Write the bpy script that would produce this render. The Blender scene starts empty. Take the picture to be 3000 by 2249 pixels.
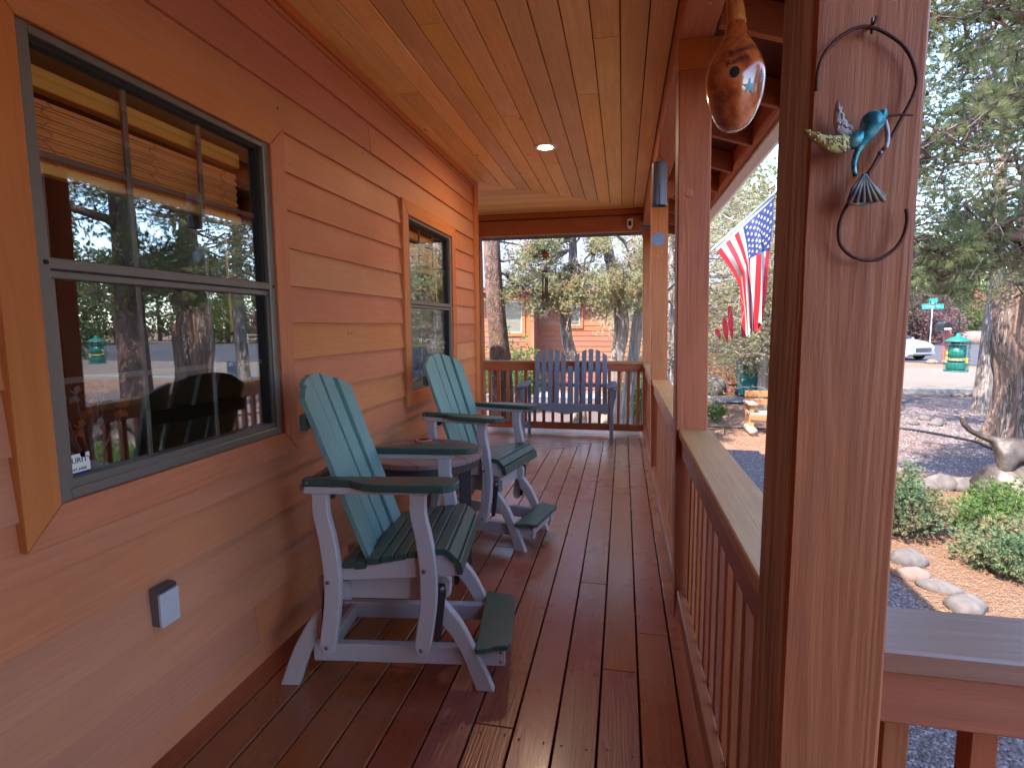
import bpy, math, random
import numpy as np
from mathutils import Vector, Matrix
RNG = np.random.default_rng(7)
random.seed(7)
scene = bpy.context.scene
COL = scene.collection

# ------------------------------------------------------------------ camera, sky, sun, exposure
CAMZ = 1.419
yaw, pitch, roll, FPX = 0.200898618, -0.107363174, -0.00650391, 1595.11
fwd = Vector((-math.sin(yaw)*math.cos(pitch), math.cos(yaw)*math.cos(pitch), math.sin(pitch)))
rgt = Vector((math.cos(yaw), math.sin(yaw), 0)); upv = rgt.cross(fwd)
r2 = rgt*math.cos(roll)+upv*math.sin(roll); u2 = -rgt*math.sin(roll)+upv*math.cos(roll)
cd = bpy.data.cameras.new('camera'); cam = bpy.data.objects.new('camera', cd); COL.objects.link(cam)
cam.matrix_world = Matrix(((r2.x, u2.x, -fwd.x, 0), (r2.y, u2.y, -fwd.y, 0), (r2.z, u2.z, -fwd.z, CAMZ), (0, 0, 0, 1)))
cd.sensor_width = 36; cd.lens = FPX/3000*36; cd.clip_start = .02; cd.clip_end = 2000
scene.camera = cam

SUN_DIR = Vector((.42, .50, -1.0)).normalized()
elev = math.asin(-SUN_DIR.z)
W = bpy.data.worlds.new('World'); scene.world = W; W.use_nodes = True
nt = W.node_tree; nt.nodes.clear()
sky = nt.nodes.new('ShaderNodeTexSky'); sky.sky_type = 'NISHITA'; sky.sun_disc = False
sky.sun_elevation = elev; sky.sun_rotation = math.atan2(-SUN_DIR.x, -SUN_DIR.y)
sky.air_density = 1.0; sky.dust_density = .8; sky.ozone_density = .7; sky.altitude = 1500
bg = nt.nodes.new('ShaderNodeBackground'); bg.inputs[1].default_value = 0.15
wo = nt.nodes.new('ShaderNodeOutputWorld')
nt.links.new(sky.outputs[0], bg.inputs[0]); nt.links.new(bg.outputs[0], wo.inputs[0])
sd = bpy.data.lights.new('sun', 'SUN'); sd.energy = 2.0; sd.angle = math.radians(.55); sd.color = (1, .93, .84)
so = bpy.data.objects.new('sun', sd); COL.objects.link(so)
so.rotation_euler = SUN_DIR.to_track_quat('-Z', 'Y').to_euler(); so.location = (-6, -6, 12)
vs = scene.view_settings; vs.view_transform = 'Standard'; vs.look = 'None'; vs.gamma = 1; vs.use_curve_mapping = False
vs.exposure = 3.3
scene.render.engine = 'CYCLES'
scene.cycles.max_bounces = 10; scene.cycles.diffuse_bounces = 6; scene.cycles.transparent_max_bounces = 12
scene.cycles.sample_clamp_indirect = 6; scene.cycles.use_denoising = True
scene.cycles.caustics_reflective = False; scene.cycles.caustics_refractive = False

# ------------------------------------------------------------------ materials
class N:
    def __init__(s, name):
        s.m = bpy.data.materials.new(name); s.m.use_nodes = True; s.t = s.m.node_tree; s.t.nodes.clear()
        s.out = s.n('ShaderNodeOutputMaterial')
    def n(s, typ, **kw):
        x = s.t.nodes.new(typ)
        for k, v in kw.items():
            if k.startswith('i_'):
                key = k[2:]; key = int(key) if key.isdigit() else key.replace('_', ' ')
                x.inputs[key].default_value = v
            else: setattr(x, k, v)
        return x
    def l(s, a, b): s.t.links.new(a, b)
    def mix(s, fac, a, b, mode='MIX'):
        x = s.n('ShaderNodeMix', data_type='RGBA', blend_type=mode)
        for k, v in ((0, fac), (6, a), (7, b)):
            if hasattr(v, 'links') or hasattr(v, 'is_linked'): s.l(v, x.inputs[k])
            else: x.inputs[k].default_value = v if k == 0 else (tuple(v)+(1,))[:4]
        return x.outputs[2]
    def math(s, op, a, b=0.0, c=0.0):
        x = s.n('ShaderNodeMath', operation=op)
        for k, v in enumerate((a, b, c)):
            if hasattr(v, 'is_linked'): s.l(v, x.inputs[k])
            else: x.inputs[k].default_value = v
        return x.outputs[0]
    def ramp(s, v, p0, p1, c0=0.0, c1=1.0):
        x = s.n('ShaderNodeMapRange'); x.inputs[1].default_value = p0; x.inputs[2].default_value = p1
        x.inputs[3].default_value = c0; x.inputs[4].default_value = c1; s.l(v, x.inputs[0]); return x.outputs[0]
    def coord(s, scale=(1, 1, 1), rnd=0.0):
        tc = s.n('ShaderNodeTexCoord'); v = tc.outputs['Object']
        if rnd:
            oi = s.n('ShaderNodeObjectInfo'); r = s.math('MULTIPLY', oi.outputs['Random'], rnd)
            a = s.n('ShaderNodeVectorMath', operation='ADD'); s.l(v, a.inputs[0]); s.l(r, a.inputs[1]); v = a.outputs[0]
        mp = s.n('ShaderNodeMapping'); mp.inputs['Scale'].default_value = scale; s.l(v, mp.inputs[0]); return mp.outputs[0]
    def noise(s, vec, scale, detail=4, rough=.55, dist=0.0):
        x = s.n('ShaderNodeTexNoise'); x.inputs['Scale'].default_value = scale; x.inputs['Detail'].default_value = detail
        x.inputs['Roughness'].default_value = rough; x.inputs['Distortion'].default_value = dist; s.l(vec, x.inputs[0]); return x.outputs[0]
    def bsdf(s, color, rough=.6, spec=.4, coat=0, coatr=.2, bump=None, bs=.3, bd=.002, metal=0):
        p = s.n('ShaderNodeBsdfPrincipled')
        if hasattr(color, 'is_linked'): s.l(color, p.inputs['Base Color'])
        else: p.inputs['Base Color'].default_value = (tuple(color)+(1,))[:4]
        if hasattr(rough, 'is_linked'): s.l(rough, p.inputs['Roughness'])
        else: p.inputs['Roughness'].default_value = rough
        p.inputs['Specular IOR Level'].default_value = spec; p.inputs['Metallic'].default_value = metal
        p.inputs['Coat Weight'].default_value = coat; p.inputs['Coat Roughness'].default_value = coatr
        if bump is not None:
            b = s.n('ShaderNodeBump'); b.inputs['Strength'].default_value = bs; b.inputs['Distance'].default_value = bd
            s.l(bump, b.inputs['Height']); s.l(b.outputs[0], p.inputs['Normal'])
        s.l(p.outputs[0], s.out.inputs[0]); return p

def wood(name, base, dark, axis, rough=.55, spec=.35, coat=0, knots=.5, var=.25, grain=.5, worn=None, wornamt=.5, bs=.35, bd=.003, hue=0.0, coatr=.25, kscale=3.2, far_sheen=None):
    n = N(name)
    st = [1, 1, 1]; st[axis] = .055
    v = n.coord(tuple(st), 37.0); vu = n.coord((1, 1, 1), 37.0)
    kst = [1, 1, 1]; kst[axis] = .45; vk = n.coord(tuple(kst), 37.0)
    # cathedral grain: bands of a slowly warped distance field
    warp = n.noise(v, 5.5, 3, .5, .6)
    rings = n.math('FRACT', n.math('MULTIPLY', warp, 16.0))
    rings = n.ramp(n.math('ABSOLUTE', n.math('SUBTRACT', rings, .5)), 0, .5)
    fib = n.noise(v, 150, 3, .7); fib2 = n.noise(v, 38, 4, .6)
    blot = n.noise(vu, 1.7, 4, .6); blot2 = n.noise(n.coord(tuple([.6 if i != axis else .15 for i in range(3)]), 37.0), 4, 3, .6)
    vor = n.n('ShaderNodeTexVoronoi', feature='F1'); vor.inputs['Scale'].default_value = kscale; n.l(vk, vor.inputs[0])
    kn = n.ramp(vor.outputs['Distance'], .018, .06, 1, 0)
    f = n.math('ADD', n.math('MULTIPLY', rings, .45*grain), n.math('MULTIPLY', n.ramp(fib2, .3, .7), .5*grain))
    f = n.math('ADD', f, n.math('MULTIPLY', n.ramp(fib, .35, .7), .3*grain))
    c = n.mix(n.math('MINIMUM', f, 1.0), base, dark)
    c = n.mix(n.ramp(blot, .35, .68, 0, .5), c, tuple(x*.72 for x in base))
    if worn is not None:
        wm = n.math('MULTIPLY', n.ramp(blot2, .5, .72), wornamt)
        if far_sheen:   # paler towards the open end: sky sheen painted into the board colour
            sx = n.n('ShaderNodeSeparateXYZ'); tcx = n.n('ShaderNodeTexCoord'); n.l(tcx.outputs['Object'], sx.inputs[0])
            fy = n.math('ADD', n.ramp(sx.outputs[1], far_sheen[0], far_sheen[1], 0, far_sheen[2]), n.math('MULTIPLY', n.math('SUBTRACT', blot, .5), .5))
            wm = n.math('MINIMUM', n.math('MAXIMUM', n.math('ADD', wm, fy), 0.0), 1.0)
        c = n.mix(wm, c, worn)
    if knots: c = n.mix(n.math('MULTIPLY', kn, knots), c, tuple(x*.25 for x in dark))
    oi = n.n('ShaderNodeObjectInfo')
    hs = n.n('ShaderNodeHueSaturation'); n.l(c, hs.inputs['Color'])
    n.l(n.ramp(oi.outputs['Random'], 0, 1, 1-var, 1+var), hs.inputs['Value'])
    r3 = n.math('FRACT', n.math('MULTIPLY', oi.outputs['Random'], 7.31))
    n.l(n.ramp(r3, 0, 1, .5-.008-hue, .5+.008), hs.inputs['Hue'])
    n.l(n.ramp(n.math('FRACT', n.math('MULTIPLY', oi.outputs['Random'], 3.7)), 0, 1, .92, 1.05), hs.inputs['Saturation'])
    h = n.math('ADD', n.math('MULTIPLY', fib, .6), n.math('ADD', n.math('MULTIPLY', rings, .35), n.math('MULTIPLY', fib2, .5)))
    rg = n.math('ADD', n.ramp(blot, .3, .7, rough-.08, rough+.1), n.math('MULTIPLY', fib, .08))
    n.bsdf(hs.outputs[0], rg, spec, coat, coatr, h, bs, bd); return n.m

def plastic(name, col, speck=.12, rough=.45):
    n = N(name); v = n.coord((1, 1, 1))
    f = n.noise(v, 420, 2, .8); g = n.noise(v, 5, 3)
    c = n.mix(n.ramp(f, .3, .7), tuple(x*(1-speck) for x in col), tuple(min(1, x*(1+speck)) for x in col))
    c = n.mix(n.ramp(g, .3, .8, 0, .18), c, tuple(x*.8 for x in col))
    n.bsdf(c, rough, .4, bump=f, bs=.15, bd=.001); return n.m

def flat(name, col, rough=.5, metal=0, spec=.4, nz=.1, nscale=30, bs=.1):
    n = N(name); f = n.noise(n.coord((1, 1, 1), 11), nscale, 3)
    c = n.mix(f, tuple(x*(1-nz) for x in col), tuple(min(1, x*(1+nz)) for x in col))
    n.bsdf(c, rough, spec, bump=f, bs=bs, bd=.001, metal=metal); return n.m

def glassmat(name, tint=(.97, .98, .97), lo=.16, hi=.75, wav=.0):
    n = N(name)
    g = n.n('ShaderNodeBsdfGlossy'); g.inputs['Roughness'].default_value = .0; g.inputs['Color'].default_value = (.9, .93, .95, 1)
    t = n.n('ShaderNodeBsdfTransparent'); t.inputs[0].default_value = tint+(1,)
    if wav:
        b = n.n('ShaderNodeBump'); b.inputs['Strength'].default_value = wav; b.inputs['Distance'].default_value = .004
        n.l(n.noise(n.coord((1, 1, 1)), 9, 2), b.inputs['Height']); n.l(b.outputs[0], g.inputs['Normal'])
    lw = n.n('ShaderNodeLayerWeight'); lw.inputs['Blend'].default_value = .35
    m = n.n('ShaderNodeMixShader'); n.l(n.ramp(lw.outputs['Facing'], 0, 1, lo, hi), m.inputs[0])
    n.l(t.outputs[0], m.inputs[1]); n.l(g.outputs[0], m.inputs[2]); n.l(m.outputs[0], n.out.inputs[0]); return n.m

def leafmat(name, a, b, c, trans=.35, dry=None, dryamt=.0, rough=.6):
    n = N(name); ge = n.n('ShaderNodeNewGeometry'); r = ge.outputs['Random Per Island']
    nz = n.noise(n.coord((1, 1, 1), 9), 1.3, 3)
    col = n.mix(n.ramp(nz, .35, .65), a, b); col = n.mix(n.ramp(r, .3, 1, 0, .8), col, c)
    if dry is not None:
        d = n.math('MULTIPLY', n.ramp(n.noise(n.coord((1, 1, 1), 5), 3.1, 3), .48, .6), dryamt)
        col = n.mix(d, col, dry)
    df = n.n('ShaderNodeBsdfPrincipled'); df.inputs['Roughness'].default_value = rough; df.inputs['Specular IOR Level'].default_value = .25
    tr = n.n('ShaderNodeBsdfTranslucent'); n.l(col, df.inputs['Base Color']); n.l(col, tr.inputs[0])
    m = n.n('ShaderNodeMixShader'); m.inputs[0].default_value = trans
    n.l(df.outputs[0], m.inputs[1]); n.l(tr.outputs[0], m.inputs[2]); n.l(m.outputs[0], n.out.inputs[0]); return n.m

def barkmat(name, a, b, c, s=9, zs=.22, bd=.03):
    n = N(name); v = n.coord((1, 1, zs)); f = n.noise(v, s*2.2, 5, .65, .5); g = n.noise(v, s*.7, 4, .6)
    rid = n.math('ABSOLUTE', n.math('SUBTRACT', f, .5))
    col = n.mix(n.ramp(rid, 0, .16), c, a); col = n.mix(n.ramp(g, .42, .62), col, b)
    n.bsdf(col, .9, .15, bump=n.math('ADD', n.math('MULTIPLY', rid, 2.0), f), bs=.9, bd=bd); return n.m

def groundmat(name, cols, scale=60, bd=.02, rough=.95, big=.6, specks=None):
    n = N(name); v = n.coord((1, 1, 1))
    vo = n.n('ShaderNodeTexVoronoi', feature='F1'); vo.inputs['Scale'].default_value = scale; n.l(v, vo.inputs[0])
    rc = n.n('ShaderNodeSeparateColor'); n.l(vo.outputs['Color'], rc.inputs[0])
    c = n.mix(n.ramp(rc.outputs[0], .2, .8), cols[0], cols[1]); c = n.mix(n.ramp(rc.outputs[1], .65, .75), c, cols[2])
    c = n.mix(n.ramp(vo.outputs['Distance'], .3, .75, 0, .6), c, tuple(x*.35 for x in cols[0]))
    g = n.noise(v, big, 5, .6, .3); c = n.mix(n.ramp(g, .4, .62, 0, .75), c, cols[3])
    f = n.noise(v, 9, 5, .7); c = n.mix(n.ramp(f, .45, .75, 0, .45), c, tuple(x*.7 for x in cols[3]))
    h = n.math('ADD', n.math('MULTIPLY', vo.outputs['Distance'], -1.0), f)
    n.bsdf(c, rough, .2, bump=h, bs=.8, bd=bd); return n.m

SID = (.62, .245, .118); SIDD = (.45, .15, .062)
M = {}
M['siding'] = wood('siding_wood', SID, SIDD, 1, .6, .3, 0, .45, .08, .45, worn=(.64, .29, .16), wornamt=.4, bs=.45)
M['trim'] = wood('trim_wood', (.62, .215, .080), (.40, .110, .035), 1, .6, .3, 0, .4, .08, .5, bs=.45)
M['trimv'] = wood('trim_wood_upright', (.62, .215, .080), (.40, .110, .035), 2, .6, .3, 0, .4, .03, .5, bs=.45)
M['ceil'] = wood('ceiling_wood', (.96, .56, .18), (.70, .31, .075), 1, .5, .35, 0, .9, .14, .62, worn=(.97, .64, .24), wornamt=.6, bs=.3, kscale=3.8)
M['ceilx'] = wood('ceiling_wood_cross', (.96, .56, .18), (.70, .31, .075), 0, .5, .35, 0, .9, .14, .62, worn=(.97, .64, .24), wornamt=.6, bs=.3, kscale=3.8)
M['deck'] = wood('deck_wood', (.33, .080, .030), (.14, .030, .013), 1, .25, .5, .45, .6, .09, .42, worn=(.40, .20, .115), wornamt=.15, bs=.35, hue=.006, coatr=.20, far_sheen=(2.2, 6.2, .9))
M['deckx'] = wood('deck_wood_cross', (.36, .17, .10), (.17, .07, .042), 0, .30, .5, .5, .8, .15, .5, worn=(.42, .24, .15), wornamt=.7, bs=.35, hue=.006, coatr=.22)
M['post'] = wood('post_wood', (.47, .150, .052), (.25, .066, .024), 2, .5, .35, 0, .55, .06, .75, worn=(.55, .20, .08), wornamt=.5, bs=.5, bd=.003, kscale=2.0)
M['postw'] = wood('weathered_post_wood', (.70, .50, .40), (.08, .035, .022), 2, .75, .2, 0, .6, .1, .82, worn=(.30, .13, .085), wornamt=.7, bs=1, bd=.008)
M['railx'] = wood('rail_wood_cross', (.40, .12, .045), (.21, .053, .022), 0, .45, .4, .1, .4, .08, .5)
M['raily'] = wood('rail_wood', (.40, .12, .045), (.21, .053, .022), 1, .45, .4, .1, .4, .08, .5)
M['capy'] = wood('rail_cap_wood', (.56, .29, .11), (.30, .12, .045), 1, .5, .3, .08, 1, .1, .5, worn=(.54, .37, .16), wornamt=.9, bs=.35, kscale=9)
M['capx'] = wood('rail_cap_wood_front', (.32, .155, .09), (.18, .065, .042), 0, .33, .5, .4, .4, .08, .45)
M['baluster'] = wood('baluster_wood', (.42, .125, .045), (.21, .053, .022), 2, .5, .35, 0, .3, .14, .5)
M['beam'] = wood('beam_wood', (.52, .165, .055), (.31, .08, .026), 1, .6, .3, 0, .4, .06, .5, bs=.6)
M['beamx'] = wood('beam_wood_cross', (.50, .16, .055), (.30, .08, .028), 0, .6, .3, 0, .4, .06, .5, bs=.6)
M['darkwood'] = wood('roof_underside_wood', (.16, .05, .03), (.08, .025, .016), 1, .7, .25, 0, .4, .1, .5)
M['frame'] = flat('window_frame_metal', (.19, .165, .145), .45, .3)
M['frame2'] = flat('window_gasket', (.02, .02, .02), .6)
M['glass'] = glassmat('window_glass', lo=.09, hi=.44)
M['glassw'] = glassmat('window_glass_wavy', lo=.09, hi=.44, wav=.25)
M['white'] = plastic('white_lumber_plastic', (.47, .43, .44), .14)
M['green'] = plastic('dark_green_plastic', (.040, .080, .066), .5, .36)
M['teal'] = plastic('teal_plastic', (.15, .275, .262), .3, .45)
M['slate'] = plastic('slate_plastic', (.14, .165, .235), .12, .45)
M['tabletop'] = plastic('table_top_plastic', (.25, .18, .18), .1)
M['tableleg'] = plastic('table_leg_plastic', (.05, .042, .045), .1)
M['bolt'] = flat('bolt_steel', (.22, .2, .2), .35, .9)
M['linkm'] = flat('link_metal', (.09, .08, .085), .4, .7)
M['black'] = flat('black_metal', (.02, .02, .022), .5, .4)
M['dark'] = flat('dark_void', (.03, .022, .02), .8)
M['roomwall'] = flat('room_wall', (.20, .12, .07), .8, nscale=3)
M['coaster'] = flat('coaster_stone', (.42, .17, .12), .7)
M['whitepaint'] = flat('white_paint', (.78, .76, .72), .5)
M['outlet'] = flat('outlet_cover', (.50, .50, .53), .45)
M['outletside'] = flat('outlet_box_grey', (.13, .10, .10), .6)
M['copper'] = flat('rusty_iron', (.10, .045, .035), .6, .5, nz=.5, nscale=60)

def mixcol(name, stops, scale, rough=.5, metal=0, coat=0, bs=.3, bd=.002, detail=4):
    n = N(name); f = n.noise(n.coord((1, 1, 1)), scale, detail, .6, .4)
    r = n.n('ShaderNodeValToRGB'); n.l(f, r.inputs[0]); e = r.color_ramp.elements
    while len(e) < len(stops): e.new(.5)
    for q, (p, c) in zip(e, stops): q.position = p; q.color = c+(1,)
    n.bsdf(r.outputs[0], rough, .5, coat, .1, f, bs, bd, metal); return n.m
M['gourd'] = mixcol('gourd_skin', [(.3, (.10, .022, .012)), (.45, (.30, .055, .018)), (.58, (.48, .125, .03)), (.72, (.42, .15, .09))], 14, .16, coat=.9, bs=.15)
M['gourdstem'] = mixcol('gourd_neck', [(.3, (.33, .10, .025)), (.6, (.50, .19, .05))], 20, .25, coat=.6, bs=.1)
M['teal_paint'] = mixcol('bird_teal', [(.35, (.02, .10, .16)), (.5, (.03, .32, .42)), (.65, (.25, .55, .55))], 60, .4, .4)
M['wing'] = mixcol('wing_paint', [(.3, (.42, .30, .31)), (.5, (.52, .52, .17)), (.7, (.62, .56, .58))], 45, .5, .3, bs=1, bd=.004)
M['wing2'] = mixcol('wing_paint_grey', [(.3, (.35, .34, .38)), (.7, (.62, .62, .66))], 50, .5, .3, bs=1, bd=.004)
M['tail'] = mixcol('tail_paint', [(.3, (.06, .09, .13)), (.5, (.22, .25, .28)), (.68, (.50, .40, .15))], 40, .5, .4)
M['starblue'] = flat('painted_turquoise', (.05, .30, .42), .3)
M['ink'] = flat('ink', (.01, .008, .008), .5)
M['bark_j'] = barkmat('juniper_bark', (.46, .40, .36), (.33, .26, .22), (.10, .07, .06), 8, .10, .03)
M['bark_p'] = barkmat('pine_bark', (.30, .19, .15), (.18, .105, .08), (.04, .028, .025), 10, .5, .03)
M['bark_tan'] = barkmat('old_juniper_bark', (.40, .30, .25), (.24, .145, .11), (.05, .035, .03), 8, .07, .10)
M['twig'] = barkmat('dead_twig', (.34, .28, .25), (.24, .18, .15), (.12, .09, .08), 14, .5, .003)
M['jleaf'] = leafmat('juniper_leaf', (.30, .33, .15), (.42, .42, .22), (.55, .52, .34), .45, dry=(.42, .29, .17), dryamt=.8)
M['pleaf'] = leafmat('pine_needle', (.10, .13, .05), (.15, .175, .07), (.24, .24, .11), .35, dry=(.26, .15, .08), dryamt=.35)
M['dleaf'] = leafmat('far_foliage', (.05, .08, .03), (.085, .12, .045), (.13, .15, .06), .3)
M['yleaf'] = leafmat('yellow_green_foliage', (.11, .14, .045), (.15, .18, .06), (.20, .21, .08), .35)
M['pinkleaf'] = leafmat('plum_foliage', (.15, .07, .08), (.20, .11, .11), (.25, .16, .15), .35)
M['shrub'] = leafmat('shrub_foliage', (.075, .14, .035), (.13, .21, .06), (.22, .31, .10), .4)
M['shrubblue'] = leafmat('blue_juniper_foliage', (.08, .145, .07), (.13, .21, .11), (.21, .26, .13), .35, dry=(.33, .22, .12), dryamt=.6)
M['dirt'] = groundmat('dirt', [(.20, .11, .072), (.17, .09, .06), (.25, .155, .105), (.21, .12, .08)], 45, .01, big=.9)
M['gravel'] = groundmat('gravel', [(.12, .088, .088), (.16, .118, .115), (.21, .165, .155), (.14, .10, .093)], 55, .03, big=.5)
M['mulch'] = groundmat('needle_litter', [(.19, .105, .068), (.155, .078, .048), (.24, .155, .11), (.175, .10, .07)], 90, .015, big=1.4)
M['concrete'] = groundmat('concrete', [(.18, .14, .115), (.17, .135, .11), (.19, .155, .13), (.165, .13, .105)], 200, .002, big=.4)
M['kerb'] = flat('kerb_concrete', (.24, .22, .20), .9)
M['walk'] = flat('walkway_concrete', (.17, .175, .195), .9)
M['asphalt'] = groundmat('asphalt', [(.06, .055, .06), (.07, .065, .072), (.09, .085, .09), (.065, .06, .065)], 120, .004, big=.3)
M['rock1'] = mixcol('grey_rock', [(.3, (.065, .055, .052)), (.6, (.12, .10, .093))], 9, .9, bs=.8, bd=.01)
M['rock2'] = mixcol('brown_rock', [(.3, (.12, .075, .06)), (.6, (.19, .125, .105))], 9, .9, bs=.8, bd=.01)
M['nsiding'] = wood('neighbour_siding', (.30, .105, .055), (.23, .078, .04), 0, .7, .2, 0, .1, .05, .3)
M['ntrim'] = flat('neighbour_orange_trim', (.38, .10, .022), .6)
M['nroof'] = groundmat('shingle', [(.13, .135, .15), (.16, .165, .18), (.20, .205, .22), (.145, .15, .165)], 8, .004, big=.2)
M['nfascia'] = flat('neighbour_fascia', (.28, .09, .075), .5)
M['nblind'] = flat('window_blind', (.40, .34, .25), .6)
M['red'] = flat('flag_red', (.40, .010, .018), .75); M['fwhite'] = flat('flag_white', (.36, .345, .34), .8); M['navy'] = flat('flag_blue', (.022, .032, .12), .8); M['sail'] = flat('sail_blue_grey', (.20, .25, .36), .4)
M['alu'] = flat('brushed_aluminium', (.62, .62, .65), .28, .9)
M['bronze'] = mixcol('weathered_bronze', [(.3, (.03, .021, .018)), (.55, (.085, .06, .048)), (.75, (.17, .135, .115))], 7, .5, .5, bs=.6, bd=.01)
M['feeder'] = flat('feeder_green', (.01, .11, .085), .4); M['seed'] = flat('seed_tan', (.42, .30, .16), .8); M['yellow'] = flat('yellow_plastic', (.65, .50, .02), .5)
M['binteal'] = flat('bin_teal', (.008, .13, .125), .45); M['binblue'] = flat('bin_lid_blue', (.03, .10, .34), .45)
M['carpaint'] = flat('white_car_paint', (.40, .41, .43), .15, spec=.6, nz=.01); M['rubber'] = flat('tyre_rubber', (.015, .015, .016), .8)
M['benchwood'] = wood('rustic_bench_wood', (.40, .18, .07), (.26, .10, .04), 0, .7, .2, 0, .3, .1, .5)
M['oldwood'] = wood('grey_bench_wood', (.34, .27, .22), (.22, .16, .13), 0, .8, .2, 0, .3, .1, .5)
M['signgreen'] = flat('street_sign_green', (.02, .36, .30), .4)
M['blind'] = wood('woven_blind', (1.0, .52, .16), (.85, .36, .09), 1, .6, .3, 0, 0, .04, .4)
def lampmat():
    n = N('lamp_lens'); p = n.bsdf((.85, .82, .76), .4); p.inputs['Emission Color'].default_value = (1, .74, .50, 1); p.inputs['Emission Strength'].default_value = 65; return n.m
M['lens'] = lampmat()

# ------------------------------------------------------------------ mesh helpers
class MB:
    def __init__(s): s.v = []; s.f = []; s.mi = []
    def add(s, vs, fs, mi=0):
        o = len(s.v); s.v += [tuple(x) for x in vs]; s.f += [tuple(i+o for i in f) for f in fs]; s.mi += [mi]*len(fs); return s
    def box(s, x0, x1, y0, y1, z0, z1, mi=0):
        return s.add([(x0, y0, z0), (x1, y0, z0), (x1, y1, z0), (x0, y1, z0), (x0, y0, z1), (x1, y0, z1), (x1, y1, z1), (x0, y1, z1)],
                     [(0, 3, 2, 1), (4, 5, 6, 7), (0, 1, 5, 4), (1, 2, 6, 5), (2, 3, 7, 6), (3, 0, 4, 7)], mi)
    def cbox(s, x0, x1, y0, y1, z0, z1, c=.004, axis=None, mi=0):
        """box with chamfered long edges (cross-section an octagon), long axis = axis"""
        d = (x1-x0, y1-y0, z1-z0)
        if axis is None: axis = d.index(max(d))
        a, b = [i for i in range(3) if i != axis]
        lo = (x0, y0, z0); hi = (x1, y1, z1)
        sec = [(lo[a]+c, lo[b]), (hi[a]-c, lo[b]), (hi[a], lo[b]+c), (hi[a], hi[b]-c), (hi[a]-c, hi[b]), (lo[a]+c, hi[b]), (lo[a], hi[b]-c), (lo[a], lo[b]+c)]
        vs = []
        for e in (lo[axis], hi[axis]):
            for p, q in sec:
                w = [0, 0, 0]; w[axis] = e; w[a] = p; w[b] = q; vs.append(w)
        fs = [(i, (i+1) % 8, 8+(i+1) % 8, 8+i) for i in range(8)]+[tuple(range(7, -1, -1)), tuple(range(8, 16))]
        if axis == 1: fs = [tuple(reversed(f)) for f in fs]
        return s.add(vs, fs, mi)
    def prism(s, poly, plane, lo, hi, mi=0, c=0):
        """polygon (list of 2d) in plane 'xz','xy','yz' extruded along the third axis"""
        ax = {'xz': (0, 2, 1), 'xy': (0, 1, 2), 'yz': (1, 2, 0)}[plane]
        n = len(poly); vs = []
        layers = [(lo, 0), (hi, 0)] if not c else [(lo, c), (lo+c, 0), (hi-c, 0), (hi, c)]
        pts = np.array(poly, float)
        nx = np.roll(pts, -1, 0)-pts; pv = pts-np.roll(pts, 1, 0)
        tn = nx/(np.linalg.norm(nx, axis=1, keepdims=True)+1e-9)+pv/(np.linalg.norm(pv, axis=1, keepdims=True)+1e-9)
        tn /= (np.linalg.norm(tn, axis=1, keepdims=True)+1e-9)
        area = .5*np.sum(pts[:, 0]*np.roll(pts[:, 1], -1)-np.roll(pts[:, 0], -1)*pts[:, 1])
        nrm = np.stack([-tn[:, 1], tn[:, 0]], 1)*(1 if area > 0 else -1)
        for e, ins in layers:
            pp = pts+nrm*ins
            for p in pp:
                w = [0, 0, 0]; w[ax[0]] = p[0]; w[ax[1]] = p[1]; w[ax[2]] = e; vs.append(w)
        fs = []
        for L in range(len(layers)-1):
            fs += [(L*n+i, L*n+(i+1) % n, (L+1)*n+(i+1) % n, (L+1)*n+i) for i in range(n)]
        fs += [tuple(range(n-1, -1, -1)), tuple(range((len(layers)-1)*n, len(layers)*n))]
        return s.add(vs, fs, mi)
    def tube(s, pts, rad, k=8, mi=0, caps=True):
        pts = [Vector(p) for p in pts]; n = len(pts)
        if not hasattr(rad, '__len__'): rad = [rad]*n
        vs = []; up = Vector((0, 0, 1)); prev = None
        for i, p in enumerate(pts):
            t = (pts[min(i+1, n-1)]-pts[max(i-1, 0)])
            t = t.normalized() if t.length > 1e-9 else Vector((0, 0, 1))
            if prev is None:
                a = t.cross(up)
                if a.length < .1: a = t.cross(Vector((1, 0, 0)))
            else: a = prev-t*prev.dot(t)
            a.normalize(); prev = a; b = t.cross(a)
            for j in range(k):
                an = 2*math.pi*j/k; vs.append(p+(a*math.cos(an)+b*math.sin(an))*rad[i])
        fs = [(i*k+j, i*k+(j+1) % k, (i+1)*k+(j+1) % k, (i+1)*k+j) for i in range(n-1) for j in range(k)]
        if caps: fs += [tuple(range(k-1, -1, -1)), tuple(range((n-1)*k, n*k))]
        return s.add(vs, fs, mi)
    def lathe(s, prof, c=(0, 0, 0), k=20, mi=0, caps=True):
        vs = []; n = len(prof)
        for r, z in prof:
            for j in range(k): an = 2*math.pi*j/k; vs.append((c[0]+r*math.cos(an), c[1]+r*math.sin(an), c[2]+z))
        fs = [(i*k+j, i*k+(j+1) % k, (i+1)*k+(j+1) % k, (i+1)*k+j) for i in range(n-1) for j in range(k)]
        if caps: fs += [tuple(range(k-1, -1, -1)), tuple(range((n-1)*k, n*k))]
        return s.add(vs, fs, mi)
    def build(s, name, mats, parent=None, smooth=False, loc=None):
        me = bpy.data.meshes.new(name); me.from_pydata(s.v, [], s.f)
        for m in (mats if isinstance(mats, (list, tuple)) else [mats]): me.materials.append(M[m] if isinstance(m, str) else m)
        if isinstance(mats, (list, tuple)) and len(mats) > 1: me.polygons.foreach_set('material_index', s.mi)
        if smooth: me.polygons.foreach_set('use_smooth', [True]*len(s.f))
        me.update()
        return obj(name, me, parent, loc)

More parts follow.
